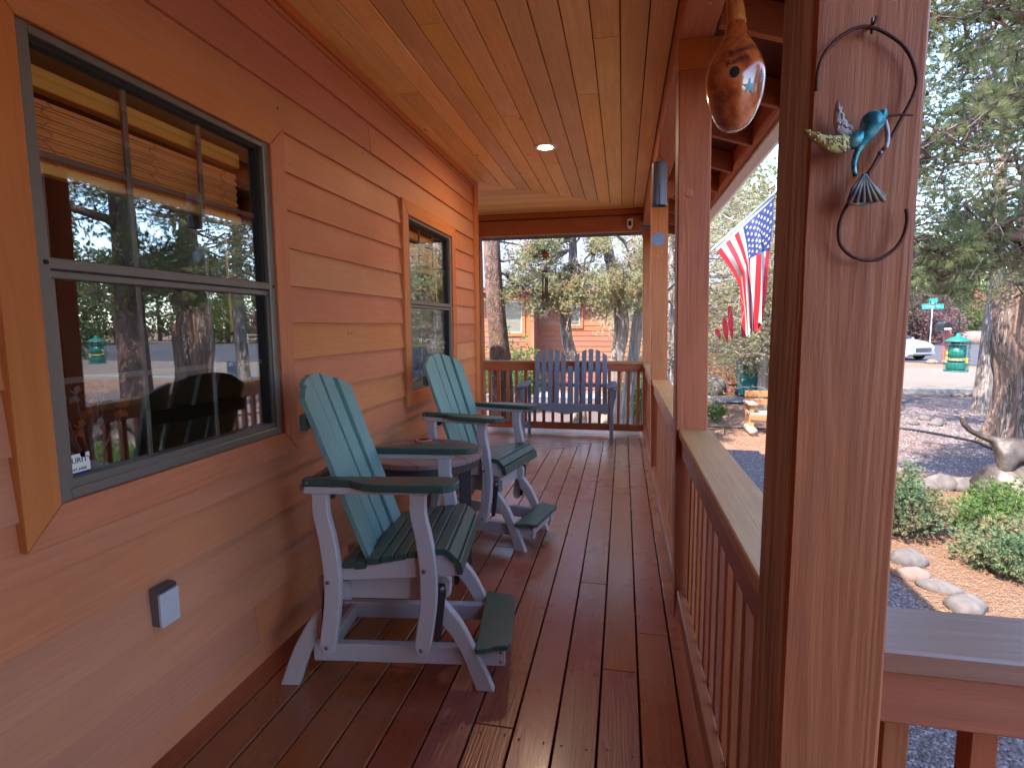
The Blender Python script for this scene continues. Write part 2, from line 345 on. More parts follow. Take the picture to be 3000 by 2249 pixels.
def obj(name, me, parent=None, loc=None):
    o = bpy.data.objects.new(name, me); COL.objects.link(o)
    if parent is not None: o.parent = parent
    if loc is not None: o.location = loc
    return o
def thing(name, label, cat, loc=(0, 0, 0), rz=0, group=None, kind=None):
    o = bpy.data.objects.new(name, None); COL.objects.link(o); o.location = loc; o.rotation_euler = (0, 0, rz)
    o.empty_display_size = .1
    return tag(o, label, cat, group, kind)
def tag(o, label=None, cat=None, group=None, kind=None):
    if label: o['label'] = label
    if cat: o['category'] = cat
    if group: o['group'] = group
    if kind: o['kind'] = kind
    return o
def box(name, m, parent, *b, **k): return MB().cbox(*b, **k).build(name, m, parent)
def dup(root, parent=None):
    c = root.copy(); COL.objects.link(c)
    if parent is not None: c.parent = parent
    for ch in list(root.children): dup(ch, c)
    return c
def npmesh(name, verts, faces, mats, parent=None, smooth=False, mi=None):
    """fast mesh from numpy; faces (n,3) or (n,4)"""
    me = bpy.data.meshes.new(name); nv = len(verts); nf, k = faces.shape
    me.vertices.add(nv); me.vertices.foreach_set('co', np.ascontiguousarray(verts, dtype=np.float32).ravel())
    me.loops.add(nf*k); me.loops.foreach_set('vertex_index', np.ascontiguousarray(faces, dtype=np.int32).ravel())
    me.polygons.add(nf); me.polygons.foreach_set('loop_start', np.arange(0, nf*k, k, dtype=np.int32))
    for m in (mats if isinstance(mats, (list, tuple)) else [mats]): me.materials.append(M[m] if isinstance(m, str) else m)
    if mi is not None: me.polygons.foreach_set('material_index', mi)
    if smooth: me.polygons.foreach_set('use_smooth', [True]*nf)
    me.update(calc_edges=True); me.validate()
    return obj(name, me, parent)
def spline(pts, n=6):
    P = [np.array(p, float) for p in pts]; P = [2*P[0]-P[1]]+P+[2*P[-1]-P[-2]]; out = []
    for i in range(1, len(P)-2):
        for j in range(n):
            t = j/n; a, b, c, d = P[i-1:i+3]
            out.append(.5*((2*b)+(-a+c)*t+(2*a-5*b+4*c-d)*t*t+(-a+3*b-3*c+d)*t**3))
    out.append(P[-2]); return [tuple(x) for x in out]
def textmesh(s, size, extrude=.0004):
    cu = bpy.data.curves.new('txt', 'FONT'); cu.body = s; cu.size = size; cu.extrude = extrude; cu.align_x = 'CENTER'; cu.align_y = 'CENTER'
    t = bpy.data.objects.new('txt', cu); COL.objects.link(t); bpy.context.view_layer.update()
    dg = bpy.context.evaluated_depsgraph_get(); me = bpy.data.meshes.new_from_object(t.evaluated_get(dg))
    bpy.data.objects.remove(t); return me

G = -.70      # ground level
WX = -1.474   # butt edge of the siding
# ------------------------------------------------------------------ ground
def sheet(name, poly, z, m, kind='structure', label=None):
    mb = MB(); n = len(poly); mb.add([(x, y, z) for x, y in poly], [tuple(range(n))]); o = mb.build(name, m); tag(o, kind=kind); return o
def gridsheet(name, x0, x1, y0, y1, z, m, nx, ny, amp, f, maskedge=True):
    xs = np.linspace(x0, x1, nx); ys = np.linspace(y0, y1, ny); X, Y = np.meshgrid(xs, ys)
    Z = z+amp*(np.sin(X*f+1.3*np.sin(Y*f*.7))*np.cos(Y*f*1.1+X*.5))
    idx = np.arange(nx*ny).reshape(ny, nx); F = np.stack([idx[:-1, :-1], idx[:-1, 1:], idx[1:, 1:], idx[1:, :-1]], -1).reshape(-1, 4)
    o = npmesh(name, np.stack([X, Y, Z], -1).reshape(-1, 3), F, m, smooth=True); tag(o, kind='structure'); return o
sheet('ground', [(-400, -300), (500, -300), (500, 700), (-400, 700)], G-.02, 'dirt')
gravel = sheet('gravel_bed', [(-8, -6), (2.3, -6), (2.25, 9.6), (1.2, 9.7), (1.1, 16.2), (-8, 15.2)], G+.000, 'gravel')
sheet('gravel_yard', [(3.3, 7.85), (4.6, 7.7), (7.5, 8.6), (14, 10), (14, 18.2), (8.5, 18.0), (5.6, 17.4), (4.6, 11.6)], G+.000, 'gravel')
sheet('gravel_path', [(2.5, -6), (9, -6), (9, 3.2), (4.6, 3.9), (2.5, 4.2)], G+.000, 'gravel')
sheet('needle_bed', [(2.25, 4.2), (4.6, 3.9), (6, 5.5), (5.6, 7.6), (3.6, 7.7), (2.3, 9.0)], G+.004, 'mulch')
sheet('driveway', [(4.5, 18.6), (60, 20.6), (60, 30.0), (8.8, 28.5), (5.2, 27)], G+.03, 'concrete')
MB().box(4.5, 60, 18.30, 18.62, G-.05, G+.13).build('driveway_kerb', 'kerb').rotation_euler = (0, 0, math.radians(2)); bpy.data.objects['driveway_kerb']['kind'] = 'structure'
bpy.data.objects['driveway_kerb'].location = (.65, -.16, 0)
sheet('street', [(-60, 60), (11.6, 43), (15.2, 33.5), (17.4, 30.2), (23, 28.9), (120, 26), (160, 62), (30, 66.2), (-60, 78)], G+.012, 'asphalt')
sheet('walkway', [(-9, 15.9), (5.2, 15.3), (7.4, 16.2), (7.4, 17.0), (5, 16.5), (-9, 17.1)], G+.02, 'walk')

def pebbles(name, n, area, size, m, label, cat='gravel', flatz=.55, z=G, clusters=None):
    """thousands of small stones: octahedra, one mesh"""
    x0, x1, y0, y1 = area
    c = np.stack([RNG.uniform(x0, x1, n), RNG.uniform(y0, y1, n), np.full(n, z)], 1)
    s = RNG.uniform(size[0], size[1], (n, 1, 1))
    base = np.array([(1, 0, 0), (0, 1, 0), (-1, 0, 0), (0, -1, 0), (0, 0, 1), (0, 0, -1)], float)
    a = RNG.uniform(0, 6.28, n); ca, sa = np.cos(a), np.sin(a)
    V = np.repeat(base[None], n, 0)*RNG.uniform(.65, 1.25, (n, 6, 3))*np.array([1, .75, flatz])
    V = np.stack([V[..., 0]*ca[:, None]-V[..., 1]*sa[:, None], V[..., 0]*sa[:, None]+V[..., 1]*ca[:, None], V[..., 2]], -1)*s+c[:, None]
    F = np.array([(0, 1, 4), (1, 2, 4), (2, 3, 4), (3, 0, 4)]); F = (F[None]+6*np.arange(n)[:, None, None]).reshape(-1, 3)
    o = npmesh(name, V.reshape(-1, 3), F, m); return tag(o, label, cat, kind='stuff')
def pebmat(name, a, b, c):
    n = N(name); ge = n.n('ShaderNodeNewGeometry'); r = ge.outputs['Random Per Island']
    col = n.mix(n.ramp(r, 0, .6), a, b); col = n.mix(n.ramp(r, .75, .95), col, c); n.bsdf(col, .9, .2); return n.m
M['pebble'] = pebmat('pebbles', (.10, .075, .075), (.17, .125, .125), (.26, .215, .21))
M['litter'] = pebmat('litter', (.22, .10, .05), (.29, .155, .085), (.35, .24, .16))
pebbles('loose_gravel', 26000, (.45, 2.3, .6, 5.2), (.008, .019), 'pebble', 'pinkish grey crushed gravel on the shaded strip beside the porch')
pebbles('loose_gravel', 16000, (-.3, 2.25, 5.2, 9.6), (.010, .020), 'pebble', 'grey gravel in the roof shade beyond the side railing')
pebbles('loose_gravel', 20000, (3.4, 8.4, 8.0, 15.2), (.013, .028), 'pebble', 'grey gravel yard between the black edging and the row of stones')
def litter(name, n, area, label):
    x0, x1, y0, y1 = area
    c = np.stack([RNG.uniform(x0, x1, n), RNG.uniform(y0, y1, n), RNG.uniform(G+.006, G+.02, n)], 1); a = RNG.uniform(0, 3.14, n)
    L = RNG.uniform(.01, .035, n); d = np.stack([np.cos(a)*L, np.sin(a)*L, RNG.uniform(-.004, .004, n)], 1); p = np.stack([-np.sin(a), np.cos(a), 0*a], 1)*.003
    V = np.stack([c-d-p, c-d+p, c+d], 1).reshape(-1, 3); F = np.arange(3*n).reshape(-1, 3)
    return tag(npmesh(name, V, F, 'litter'), label, 'needle litter', kind='stuff')
litter('needle_litter', 22000, (2.2, 5.2, 4.2, 8.6), 'orange dry needle litter on the bed between the two shrubs')
litter('needle_litter', 22000, (.9, 5.5, 9.6, 14.5), 'dry needle litter on the sunny dirt around the path light')

def rock(label, x, y, sx, sy, sz, m='rock1', rz=0, z=G, seed=0, group='stones edging the needle bed'):
    r = np.random.default_rng(seed); mb = MB(); k, n = 14, 8; vs = []
    ph = r.uniform(0, 6.28, 6)
    for i in range(n+1):
        th = math.pi*i/n
        for j in range(k):
            an = 2*math.pi*j/k; b = 1+.10*math.sin(2*an+ph[0])+.08*math.sin(3*an+ph[1]+th*2)+.06*math.sin(5*an+ph[2]-th*3)
            vs.append((sx*b*math.sin(th)*math.cos(an), sy*b*math.sin(th)*math.sin(an), sz*(.35+math.cos(th)*(1+.08*math.sin(an*2+ph[3])))))
    fs = [(i*k+j, (i+1)*k+j, (i+1)*k+(j+1) % k, i*k+(j+1) % k) for i in range(n) for j in range(k)]
    mb.add(vs, fs); o = mb.build('rock', m, None, True); o.location = (x, y, z); o.rotation_euler = (0, 0, rz); return tag(o, label, 'rock', group)
rock('grey domed stone farthest left of the four foreground edging stones', 2.50, 5.22, .14, .10, .10, seed=1)
rock('low brown stone lying against the grey domed stone in front of it', 2.40, 4.92, .13, .09, .07, 'rock2', seed=2)
rock('flat pale grey stone with a white patch in the foreground row', 2.50, 4.72, .15, .085, .065, rz=-.5, seed=3)
rock('rounded grey stone nearest to the front railing cap', 2.52, 4.42, .145, .105, .09, seed=4)
rock('bluish flat stone at the left end of the far stone row', 3.78, 7.72, .22, .14, .09, seed=5, group='stones in the far row')
rock('squarish greenish grey stone in the middle of the far row', 4.02, 7.76, .19, .14, .13, seed=6, group='stones in the far row')
rock('long lavender grey stone right of the squarish stone in the far row', 4.28, 7.74, .22, .14, .12, seed=7, group='stones in the far row')
rock('brown slabby stone in the far row beside the bronze statue', 4.50, 7.60, .22, .15, .12, 'rock2', seed=8, group='stones in the far row')
rock('half hidden stone in the far row behind the left shrub', 3.50, 7.75, .2, .13, .09, seed=9, group='stones in the far row')
rng = np.random.default_rng(3)
for i in range(7):
    rock('small tan stone in the loose heap below the driveway kerb by the old juniper', 9.3+rng.uniform(0, 1.6), 17.6+rng.uniform(0, .5), .16, .12, .08, 'rock2', rng.uniform(0, 3), seed=20+i, group='stones heaped by the kerb')
for i in range(6):
    rock('small stone in the pale heap on the gravel behind the big post', 5.6+rng.uniform(0, 1.0), 12.6+rng.uniform(0, 1.2), .14, .11, .08, 'rock1', rng.uniform(0, 3), seed=40+i, group='stones on the gravel behind the post')
for i in range(6):
    rock('small red rock piled around the foot of the red post by the street', 15.6+rng.uniform(0, 1.4), 31.6+rng.uniform(0, .9), .3, .2, .14, 'rock2', rng.uniform(0, 3), seed=60+i, group='rocks around the red post')
rock('large pale boulder on the far side of the street below the green shrub', 34, 62, 2.2, 1.4, .9, 'rock2', seed=80, group='boulders across the street')
rock('bluish rock in front of the bins beside the walkway', 2.55, 17.4, .55, .35, .42, seed=81, group='rocks by the bins')

tag(MB().tube(spline([(3.9, 12.6, G+.02), (5.4, 12.1, G+.025), (6.1, 11.0, G+.02), (6.15, 10.1, G+.02), (7.5, 9.2, G+.02), (9.5, 8.4, G+.02)], 6), .028, 6).build('edging_hose', 'black', None, True), 'black garden hose line crossing the gravel yard towards the old juniper', 'hose')
tag(MB().tube(spline([(.9, 11.75, G+.02), (1.8, 11.6, G+.025), (2.6, 11.55, G+.02), (3.9, 11.5, G+.02)], 6), .014, 6).build('irrigation_hose', 'black', None, True), 'thin black irrigation hose on the dirt behind the path light', 'hose')

# ------------------------------------------------------------------ porch deck
deck = thing('porch_deck', 'long dark red brown stained wooden porch deck', None, kind='structure'); del deck['label']
P = .146
DX = [0.226-P*i for i in range(13)]
def diag(x): return x+6.85
def pboard(poly, z0, z1, name, m, parent):   # a plank whose ends may be cut at an angle, with eased top edges
    mb = MB(); mb.prism(poly, 'xy', z0, z1, c=.0035); return mb.build(name, m, parent)
cuts = {1: [2.15], 2: [2.9], 3: [4.9], 4: [1.75], 6: [3.3], 7: [2.0], 8: [4.2], 0: [2.45, 5.6], 5: [5.2], 9: [1.2], 10: [3.8]}
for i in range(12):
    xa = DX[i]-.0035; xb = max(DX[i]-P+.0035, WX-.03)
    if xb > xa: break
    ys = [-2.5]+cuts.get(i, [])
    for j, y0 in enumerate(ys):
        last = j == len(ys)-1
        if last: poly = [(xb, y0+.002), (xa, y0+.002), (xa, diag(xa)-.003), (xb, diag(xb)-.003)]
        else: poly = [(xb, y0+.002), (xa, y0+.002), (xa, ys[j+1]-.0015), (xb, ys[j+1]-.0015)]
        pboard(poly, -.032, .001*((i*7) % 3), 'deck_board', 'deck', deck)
# border board under the railing, with the posts standing on it
for a, b in ((-2.5, 2.35), (2.353, 7.35)):
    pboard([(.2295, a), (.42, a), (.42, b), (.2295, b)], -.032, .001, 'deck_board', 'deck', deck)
# boards running across beyond the mitre
k = 0; y0 = diag(DX[12-1])
k = 0
while True:
    ya = diag(0.226-P*(11-k))+.0035; yb = ya+P-.007
    if ya > 7.0: break
    x_end = 0.226-P*(11-k)
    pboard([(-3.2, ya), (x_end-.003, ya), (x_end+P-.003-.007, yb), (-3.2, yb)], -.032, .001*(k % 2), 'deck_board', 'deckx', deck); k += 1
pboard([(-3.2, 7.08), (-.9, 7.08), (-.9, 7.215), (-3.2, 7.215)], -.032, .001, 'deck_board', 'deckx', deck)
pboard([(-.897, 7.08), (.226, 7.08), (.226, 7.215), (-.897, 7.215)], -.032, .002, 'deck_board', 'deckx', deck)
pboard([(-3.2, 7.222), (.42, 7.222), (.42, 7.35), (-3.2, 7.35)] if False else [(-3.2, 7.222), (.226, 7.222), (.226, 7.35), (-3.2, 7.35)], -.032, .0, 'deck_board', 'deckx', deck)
for j in range(9):   # entry part right of the big post, in front of the front railing
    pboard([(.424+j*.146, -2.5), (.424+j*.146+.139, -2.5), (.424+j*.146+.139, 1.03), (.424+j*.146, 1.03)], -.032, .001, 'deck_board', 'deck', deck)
MB().box(-3.2, .40, -2.5, 7.33, -.25, -.036).box(.4, 1.7, -2.5, 1.0, -.25, -.036).build('deck_frame', 'dark', deck)
MB().box(.40, .425, 1.06, 7.355, -.27, -.034).box(-3.2, .40, 7.33, 7.355, -.27, -.034).build('rim_joist', 'raily', deck)
for y in (1.3, 3.6, 5.8): MB().box(.28, .38, y, y+.1, G-.05, -.25).build('deck_pier', 'dark', deck)
# screw heads
sc = MB()
for i in range(11):
    for y in np.arange(.9, 7.0, .405):
        for dx in (.03, .116):
            x = DX[i]-dx
            if y > diag(x)-.05 or x < WX+.03: continue
            yy = y+random.uniform(-.012, .012); xx = x+random.uniform(-.006, .006)
            sc.add([(xx+.0042*math.cos(a), yy+.0042*math.sin(a), .0032) for a in np.arange(0, 6.28, 1.05)], [tuple(range(6))])
tag(sc.build('screw_heads', 'dark', deck), kind='stuff')

# ------------------------------------------------------------------ house wall with siding and two windows
house = thing('house', 'orange brown house wall of lapped wood siding with two grey windows', 'house', (WX, 3, 0))
def hpart(o): o.parent = house; o.matrix_parent_inverse = Matrix.Translation(house.location).inverted(); return o
WIN = [(1.145, 2.126), (3.63, 4.615)]; WZ0, WZ1 = .953, 2.178
R0, RP = 2.771, .1668
def siding(z0, y0, y1, m='siding'):
    t = RP+.012
    mb = MB(); jit = random.uniform(-.0015, .0015)
    mb.prism([(WX+jit, z0), (WX+jit-.003, z0-.001), (WX-.024, z0+.001), (WX-.024, z0+t), (WX-.016, z0+t), (WX+jit, z0+.004)], 'xz', y0, y1)
    return hpart(mb.build('siding_board', m))
rows = [R0-RP*i for i in range(-1, 18)]
joints = {2: [3.11], 1: [4.02], 4: [], 13: [2.6], 12: [.4], 15: [3.2], 16: [1.9], 11: [5.0], 9: [-.2], 0: [1.1, 4.7]}
for i, z0 in enumerate([R0-RP*q for q in range(0, 18)]):
    if z0 < -.02: z0 = -.06
    segs = [[-2.5, 5.37]]
    if z0+RP > .97 and z0 < WZ1:
        segs = [[-2.5, WIN[0][0]-.004], [WIN[0][1]+.004, WIN[1][0]-.004], [WIN[1][1]+.004, 5.37]]
    js = joints.get(i, [])
    out = []
    for a, b in segs:
        cur = a
        for j in js:
            if cur < j < b: out.append((cur, j-.0015)); cur = j+.0015
        out.append((cur, b))
    for a, b in out: siding(z0, a, b)
# backing wall with openings
bw = MB(); xb0, xb1 = -1.60, WX-.0245
bw.box(xb0, xb1, -2.5, WIN[0][0], -.25, 3.1).box(xb0, xb1, WIN[0][1], WIN[1][0], -.25, 3.1).box(xb0, xb1, WIN[1][1], 5.40, -.25, 3.1)
for a, b in WIN: bw.box(xb0, xb1, a, b, -.25, WZ0).box(xb0, xb1, a, b, WZ1, 3.1)
bw.box(-6.5, xb0-.002, 5.28, 5.40, -.25, 3.1).box(-6.5, xb0-.002, -2.5, -2.38, -.25, 3.1)
hpart(bw.build('wall', 'roomwall'))
hpart(MB().cbox(-1.50, -1.455, 5.372, 5.495, -.02, 2.83, c=.004).build('corner_board', 'trimv'))
hpart(MB().cbox(-6.5, -1.502, 5.405, 5.43, -.02, 2.83, c=.004).build('end_wall_siding', 'beamx'))
hpart(MB().cbox(-1.474, -1.452, -2.5, 5.40, 2.79, 2.83, c=.004).build('frieze_board', 'trim'))
inn = MB().box(-6.5, xb0-.002, -2.38, 5.28, -.06, -.01).box(-6.5, xb0-.002, -2.38, 5.28, 2.62, 2.66).box(-6.5, -6.4, -2.38, 5.28, -.01, 2.62).box(-4.2, xb0-.3, 2.85, 2.95, -.01, 2.62)
hpart(inn.build('room_shell', 'roomwall'))
# unseen walls added behind the camera to darken the near porch
hpart(MB().box(WX+.03, 1.95, -1.75, -1.62, -.25, 2.83).build('shade_wall', 'siding'))
hpart(MB().box(1.85, 1.95, -5, -1.76, -.25, 2.83).build('shade_wall', 'siding'))
for hy, hz in ((2.208, 2.352), (2.75, 1.38), (2.79, 1.38), (2.72, 1.02), (3.0, 2.9-.5), (4.9, 2.06)):
    hpart(MB().add([(WX+.003, hy+.006*math.cos(a), hz+.006*math.sin(a)) for a in np.arange(0, 6.2, .78)], [tuple(range(8))]).build('nail_hole', 'ink'))

def window(y0, y1, which):
    w = bpy.data.objects.new('window', None); COL.objects.link(w); hpart(w); w.location = (0, 0, 0)
    if which: w['label'] = which
    sub = lambda o: (setattr(o, 'parent', w), o)[1]
    T = .098; X0, X1 = WX-.02, WX+.016
    z0, z1 = WZ0, WZ1
    g = .001
    # mitred casing
    sub(MB().prism([(y0-T, z0-T), (y1+T, z0-T), (y1+g, z0-g), (y0-g, z0-g)], 'yz', X0, X1, c=.003).build('casing', 'trim'))
    sub(MB().prism([(y0-T, z1+T), (y1+T, z1+T), (y1+g, z1+g), (y0-g, z1+g)], 'yz', X0, X1, c=.003).build('casing', 'trim'))
    sub(MB().prism([(y0-T-.001, z0-T+.001), (y0-.002, z0), (y0-.002, z1), (y0-T-.001, z1+T-.001)], 'yz', X0, X1-.001, c=.003).build('casing', 'trimv'))
    sub(MB().prism([(y1+T+.001, z0-T+.001), (y1+.002, z0), (y1+.002, z1), (y1+T+.001, z1+T-.001)], 'yz', X0, X1-.001, c=.003).build('casing', 'trimv'))
    xf = WX+.004; f = .036
    fr = MB()
    fr.cbox(WX-.06, xf, y0, y0+f, z0, z1, .003).cbox(WX-.06, xf, y1-f, y1, z0, z1, .003)
    fr.cbox(WX-.06, xf-.001, y0+f, y1-f, z0, z0+.03, .003).cbox(WX-.06, xf-.001, y0+f, y1-f, z1-.022, z1, .003)
    sub(fr.build('frame', 'frame'))
    zm = 1.578
    sub(MB().cbox(WX-.05, xf-.004, y0+f, y1-f, zm-.004, zm+.026, .003).cbox(WX-.055, xf-.012, y0+f, y1-f, zm-.028, zm-.006, .003).build('meeting_rail', 'frame'))
    sub(MB().box(WX-.05, xf-.010, y0+f, y0+f+.014, z0+.03, zm-.029).box(WX-.05, xf-.010, y1-f-.014, y1-f, z0+.03, zm-.029).box(WX-.05, xf-.010, y0+f+.014, y1-f-.014, z0+.03, z0+.052).build('sash', 'frame'))
    sub(MB().box(WX-.05, xf-.020, y0+f, y1-f, z1-.034, z1-.0225).box(WX-.05, xf-.021, y1-f-.020, y1-f, zm+.027, z1-.035).box(WX-.05, xf-.016, y1-f-.024, y1-f-.0145, z0+.053, zm-.029).build('gasket', 'frame2'))
    wv = 'glassw' if which and 'far' in which else 'glass'
    sub(MB().box(WX-.036, WX-.032, y0+f, y1-f, zm+.026, z1-.02).build('pane', 'glass'))
    sub(MB().box(WX-.036, WX-.032, y0+f+.014, y1-f-.014, z0+.05, zm-.028).build('pane', wv))
    a, b = y0+f, y1-f
    for t in (1/3, 2/3):
        yy = a+(b-a)*t
        sub(MB().cbox(WX-.050, WX-.038, yy-.009, yy+.009, zm+.026, z1-.02, .002).build('muntin', 'frame'))
        sub(MB().cbox(WX-.050, WX-.038, yy-.009, yy+.009, z0+.05, zm-.028, .002).build('muntin', 'frame'))
    for zz in (zm+.30, z0+.32):
        sub(MB().cbox(WX-.048, WX-.039, a, b, zz-.009, zz+.009, .002).build('muntin', 'frame'))
    for yy in (y0+.024, y1-.014):
        sc = MB().lathe([(.0001, .003), (.006, .003), (.007, 0), (.0001, 0)], k=10).build('screw', 'black'); sub(sc)
        sc.location = (xf, yy, zm+.012); sc.rotation_euler = (0, math.pi/2, 0)
    # woven blind, half drawn up, inside
    bl = bpy.data.objects.new('blind', None); COL.objects.link(bl); sub(bl)
    return w
w1 = window(*WIN[0], 'near window with woven blind and security sticker')
w2 = window(*WIN[1], 'far window behind the second chair')
for (a, b), lab in zip(WIN, ('near', 'far')):
    bl = [o for o in bpy.data.objects if o.name.startswith('blind') and not o.children][0 if lab == 'near' else -1]
    bpy.data.objects.remove(bl)
for (a, b) in WIN:
    mbh = MB().cbox(WX-.115, WX-.07, a-.02, b-.09, 2.06, 2.115, .003)
    hpart(mbh.build('blind_headrail', 'blind'))
    mb = MB(); z = 2.035; j = 0
    while z > 1.87:
        th = .0075; xx = WX-.088+.004*math.sin(j*1.7)
        mb.cbox(xx-.006, xx+.006, a-.02, b-.10, z-th, z-.001, .0015, axis=1); z -= th; j += 1
    hpart(mb.build('woven_blind', 'blind'))
    hpart(MB().cbox(WX-.105, WX-.068, a-.02, b-.10, 1.835, 1.866, .003).build('blind_bottom_rail', 'blind'))
    for t in (.12, .47, .80):
        yy = a+(b-a)*t; pts = [(WX-.066, yy+.018*math.sin(q*1.9), 2.03-q*.012) for q in range(15)]
        hpart(MB().tube(pts, .0018, 4).build('blind_cord', 'seed'))
    hpart(MB().tube([(WX-.075, b-.19, 1.83), (WX-.075, b-.185, 1.40)], .005, 6).build('blind_wand', 'blind'))
# sticker on the near window, lettering flat on it
st = MB().box(WX-.0315, WX-.0311, 1.182, 1.268, 1.0075, 1.066).build('security_sticker', 'whitepaint')
tag(st, 'white security sticker in the lower left corner of the near window', 'sticker')
for txt, size, zz, yy, m in (('SECURITY', .0215, 1.047, 1.226, 'navy'), ('347-3400', .012, 1.022, 1.233, 'navy')):
    me = textmesh(txt, size); me.materials.append(M[m]); t = obj('lettering', me, st)
    t.matrix_world = Matrix(((0, 0, 1, WX-.0306), (1, 0, 0, yy), (0, 1, 0, zz), (0, 0, 0, 1)))
MB().box(WX-.0309, WX-.0307, 1.182, 1.268, 1.0075, 1.014).build('sticker_band', 'navy', st)
MB().lathe([(.0001, .0002), (.008, .0002)], k=14).build('sticker_emblem', 'red', st).matrix_world = Matrix.Translation((WX-.0306, 1.248, 1.062)) @ Matrix.Rotation(math.pi/2, 4, 'Y')

# things inside the near room, seen through the glass
va = thing('dried_flower_vase', 'vase with dried orange and white flowers inside the near window', 'vase', (-1.92, 1.62, .70))
MB().lathe([(.03, 0), (.06, .05), (.07, .12), (.04, .20), (.035, .24)], k=16).build('vase', 'coaster', va, True)
for i in range(16):
    a = i*2.4; r = .05+.11*((i*37) % 10)/10; z = .36+.16*((i*53) % 10)/10
    MB().tube([(0, 0, .2), (r*.5*math.cos(a), r*.5*math.sin(a), .3), (r*math.cos(a), r*math.sin(a), z)], .003, 5).build('stem', 'twig', va)
    mb = MB()
    for q in range(7):
        b = q*.9; c = Vector((r*math.cos(a), r*math.sin(a), z)); d = Vector((math.cos(b), math.sin(b)*.6, math.sin(b)))*.035
        s = d.cross(Vector((.3, .2, 1))).normalized()*.012
        mb.add([c, c+d*.6+s, c+d, c+d*.6-s], [(0, 1, 2, 3)])
    mb.build('petals', 'ntrim' if i % 3 else 'fwhite', va)
MB().cbox(-2.3, -1.65, 1.3, 2.0, .66, .70, .005).cbox(-2.0, -1.94, 1.62, 1.68, 0, .66, .003).build('side_cabinet_top', 'dark')
tag(bpy.data.objects['side_cabinet_top'], 'dark small table inside the near window carrying the vase', 'table')

# outlet box low on the wall
ob = thing('outlet_box', 'grey outdoor outlet with a pale lifted cover low on the siding', 'outlet', (WX, 1.435, .52))
MB().cbox(0, .028, -.036, .036, -.062, .066, .003, axis=0).build('outlet_body', 'outletside', ob)
MB().cbox(.029, .037, -.037, .037, -.063, .048, .004, axis=0).build('cover', 'outlet', ob)
MB().cbox(.029, .034, -.034, .034, .052, .064, .002, axis=0).build('hinge', 'bolt', ob)

# ------------------------------------------------------------------ porch ceiling
ceil = thing('porch_ceiling', 'x', None, kind='structure'); del ceil['label']
CZ = 2.83; CP = .134
cl = [-1.376+CP*i for i in range(13)]
def cboard(poly, m):
    mb = MB(); mb.prism(poly, 'xy', CZ, CZ+.018, c=.005); return mb.build('ceiling_board', m, ceil)
cy = {1: [3.3], 2: [4.3], 4: [2.6], 5: [3.8], 6: [5.0], 8: [4.6], 9: [3.55], 10: [2.9], 3: [1.5], 7: [1.9]}
edges = [WX-.01]+cl[:12]+[.222]
for i in range(len(edges)-1):
    a, b = edges[i]+.0025, edges[i+1]-.0025
    if i == 0: a = WX-.01
    if b-a < .02: continue
    ys = [-2.5]+cy.get(i, [])
    for j, y0 in enumerate(ys):
        if j == len(ys)-1: poly = [(a, y0+.001), (b, y0+.001), (b, min(diag(b), 7.0)), (a, diag(a))]
        else: poly = [(a, y0+.001), (b, y0+.001), (b, ys[j+1]-.001), (a, ys[j+1]-.001)]
        cboard(poly, 'ceil')
for i in range(0, 12):
    x = edges[i+1]; xn = edges[i+2] if i+2 < len(edges) else .222
    ya, yb = diag(x)+.0025, diag(xn)-.0025
    if yb > 7.0: yb = 7.0
    if ya > 6.97: break
    cboard([(-3.2, ya), (x-.003, ya), (x-.003+(yb-ya), yb), (-3.2, yb)], 'ceilx')
cboard([(-3.2, 5.44), (edges[1]-.01, 5.44), (edges[1]-.002, diag(edges[1])-.003), (-3.2, diag(edges[1])-.003)], 'ceilx')
MB().box(-3.2, .40, -2.5, 7.2, CZ+.022, CZ+.06).build('ceiling_backing', 'dark', ceil)
rl = thing('recessed_light', 'round white recessed light in the plank ceiling', 'ceiling light', (-.63, 4.49, CZ))
MB().lathe([(.052, -.001), (.06, -.006), (.092, -.005), (.096, .001), (.05, .002), (.052, -.001)], k=32, caps=False).build('trim_ring', 'whitepaint', rl, True)
MB().lathe([(.0001, -.0035), (.047, -.0035), (.0505, -.0012)], k=24, caps=False).build('lens', 'lens', rl, True)

# ------------------------------------------------------------------ beams, posts, railings
def lean(o, y, h=2.5, k=-.0165):      # the porch posts stand slightly out of plumb
    for v in o.data.vertices: v.co.x += k*v.co.z
def post(label, y0, y1, z0, z1, x0=.265, x1=.405, mats=('post', 'postw'), back=False, ln=-.0165):
    t = thing('porch_post', label, 'post', ((x0+x1)/2, (y0+y1)/2, z0), group='porch posts')
    hx, hy = (x1-x0)/2, (y1-y0)/2
    mb = MB(); n = 12; c = .005
    sec = [(-hx+c, -hy), (hx-c, -hy), (hx, -hy+c), (hx, hy-c), (hx-c, hy), (-hx+c, hy), (-hx, hy-c), (-hx, -hy+c)]
    vs = []; r = np.random.default_rng(int(y0*100))
    H = z1-z0
    for i in range(n+1):
        z = H*i/n
        for p, q in sec: vs.append((p+r.normal(0, .0007)+ln*(z+z0), q+r.normal(0, .0007), z))
    for i in range(n):
        for j in range(8):
            mb.add([], [])
    fs = [(i*8+j, i*8+(j+1) % 8, (i+1)*8+(j+1) % 8, (i+1)*8+j) for i in range(n) for j in range(8)]
    mi = [1 if (back and j == 6) else 0 for i in range(n) for j in range(8)]
    mb.v = vs; mb.f = fs+[tuple(range(7, -1, -1)), tuple(range(n*8, n*8+8))]; mb.mi = mi+[0, 0]
    mb.build('timber', list(mats), t); return t
p1 = post('nearest square post carrying the metal hummingbird hook', .830, .985, 0, 2.62, .241, .378, back=True, ln=0)
p2 = post('middle square post behind the hanging gourd', 2.62, 2.76, 0, 2.52)
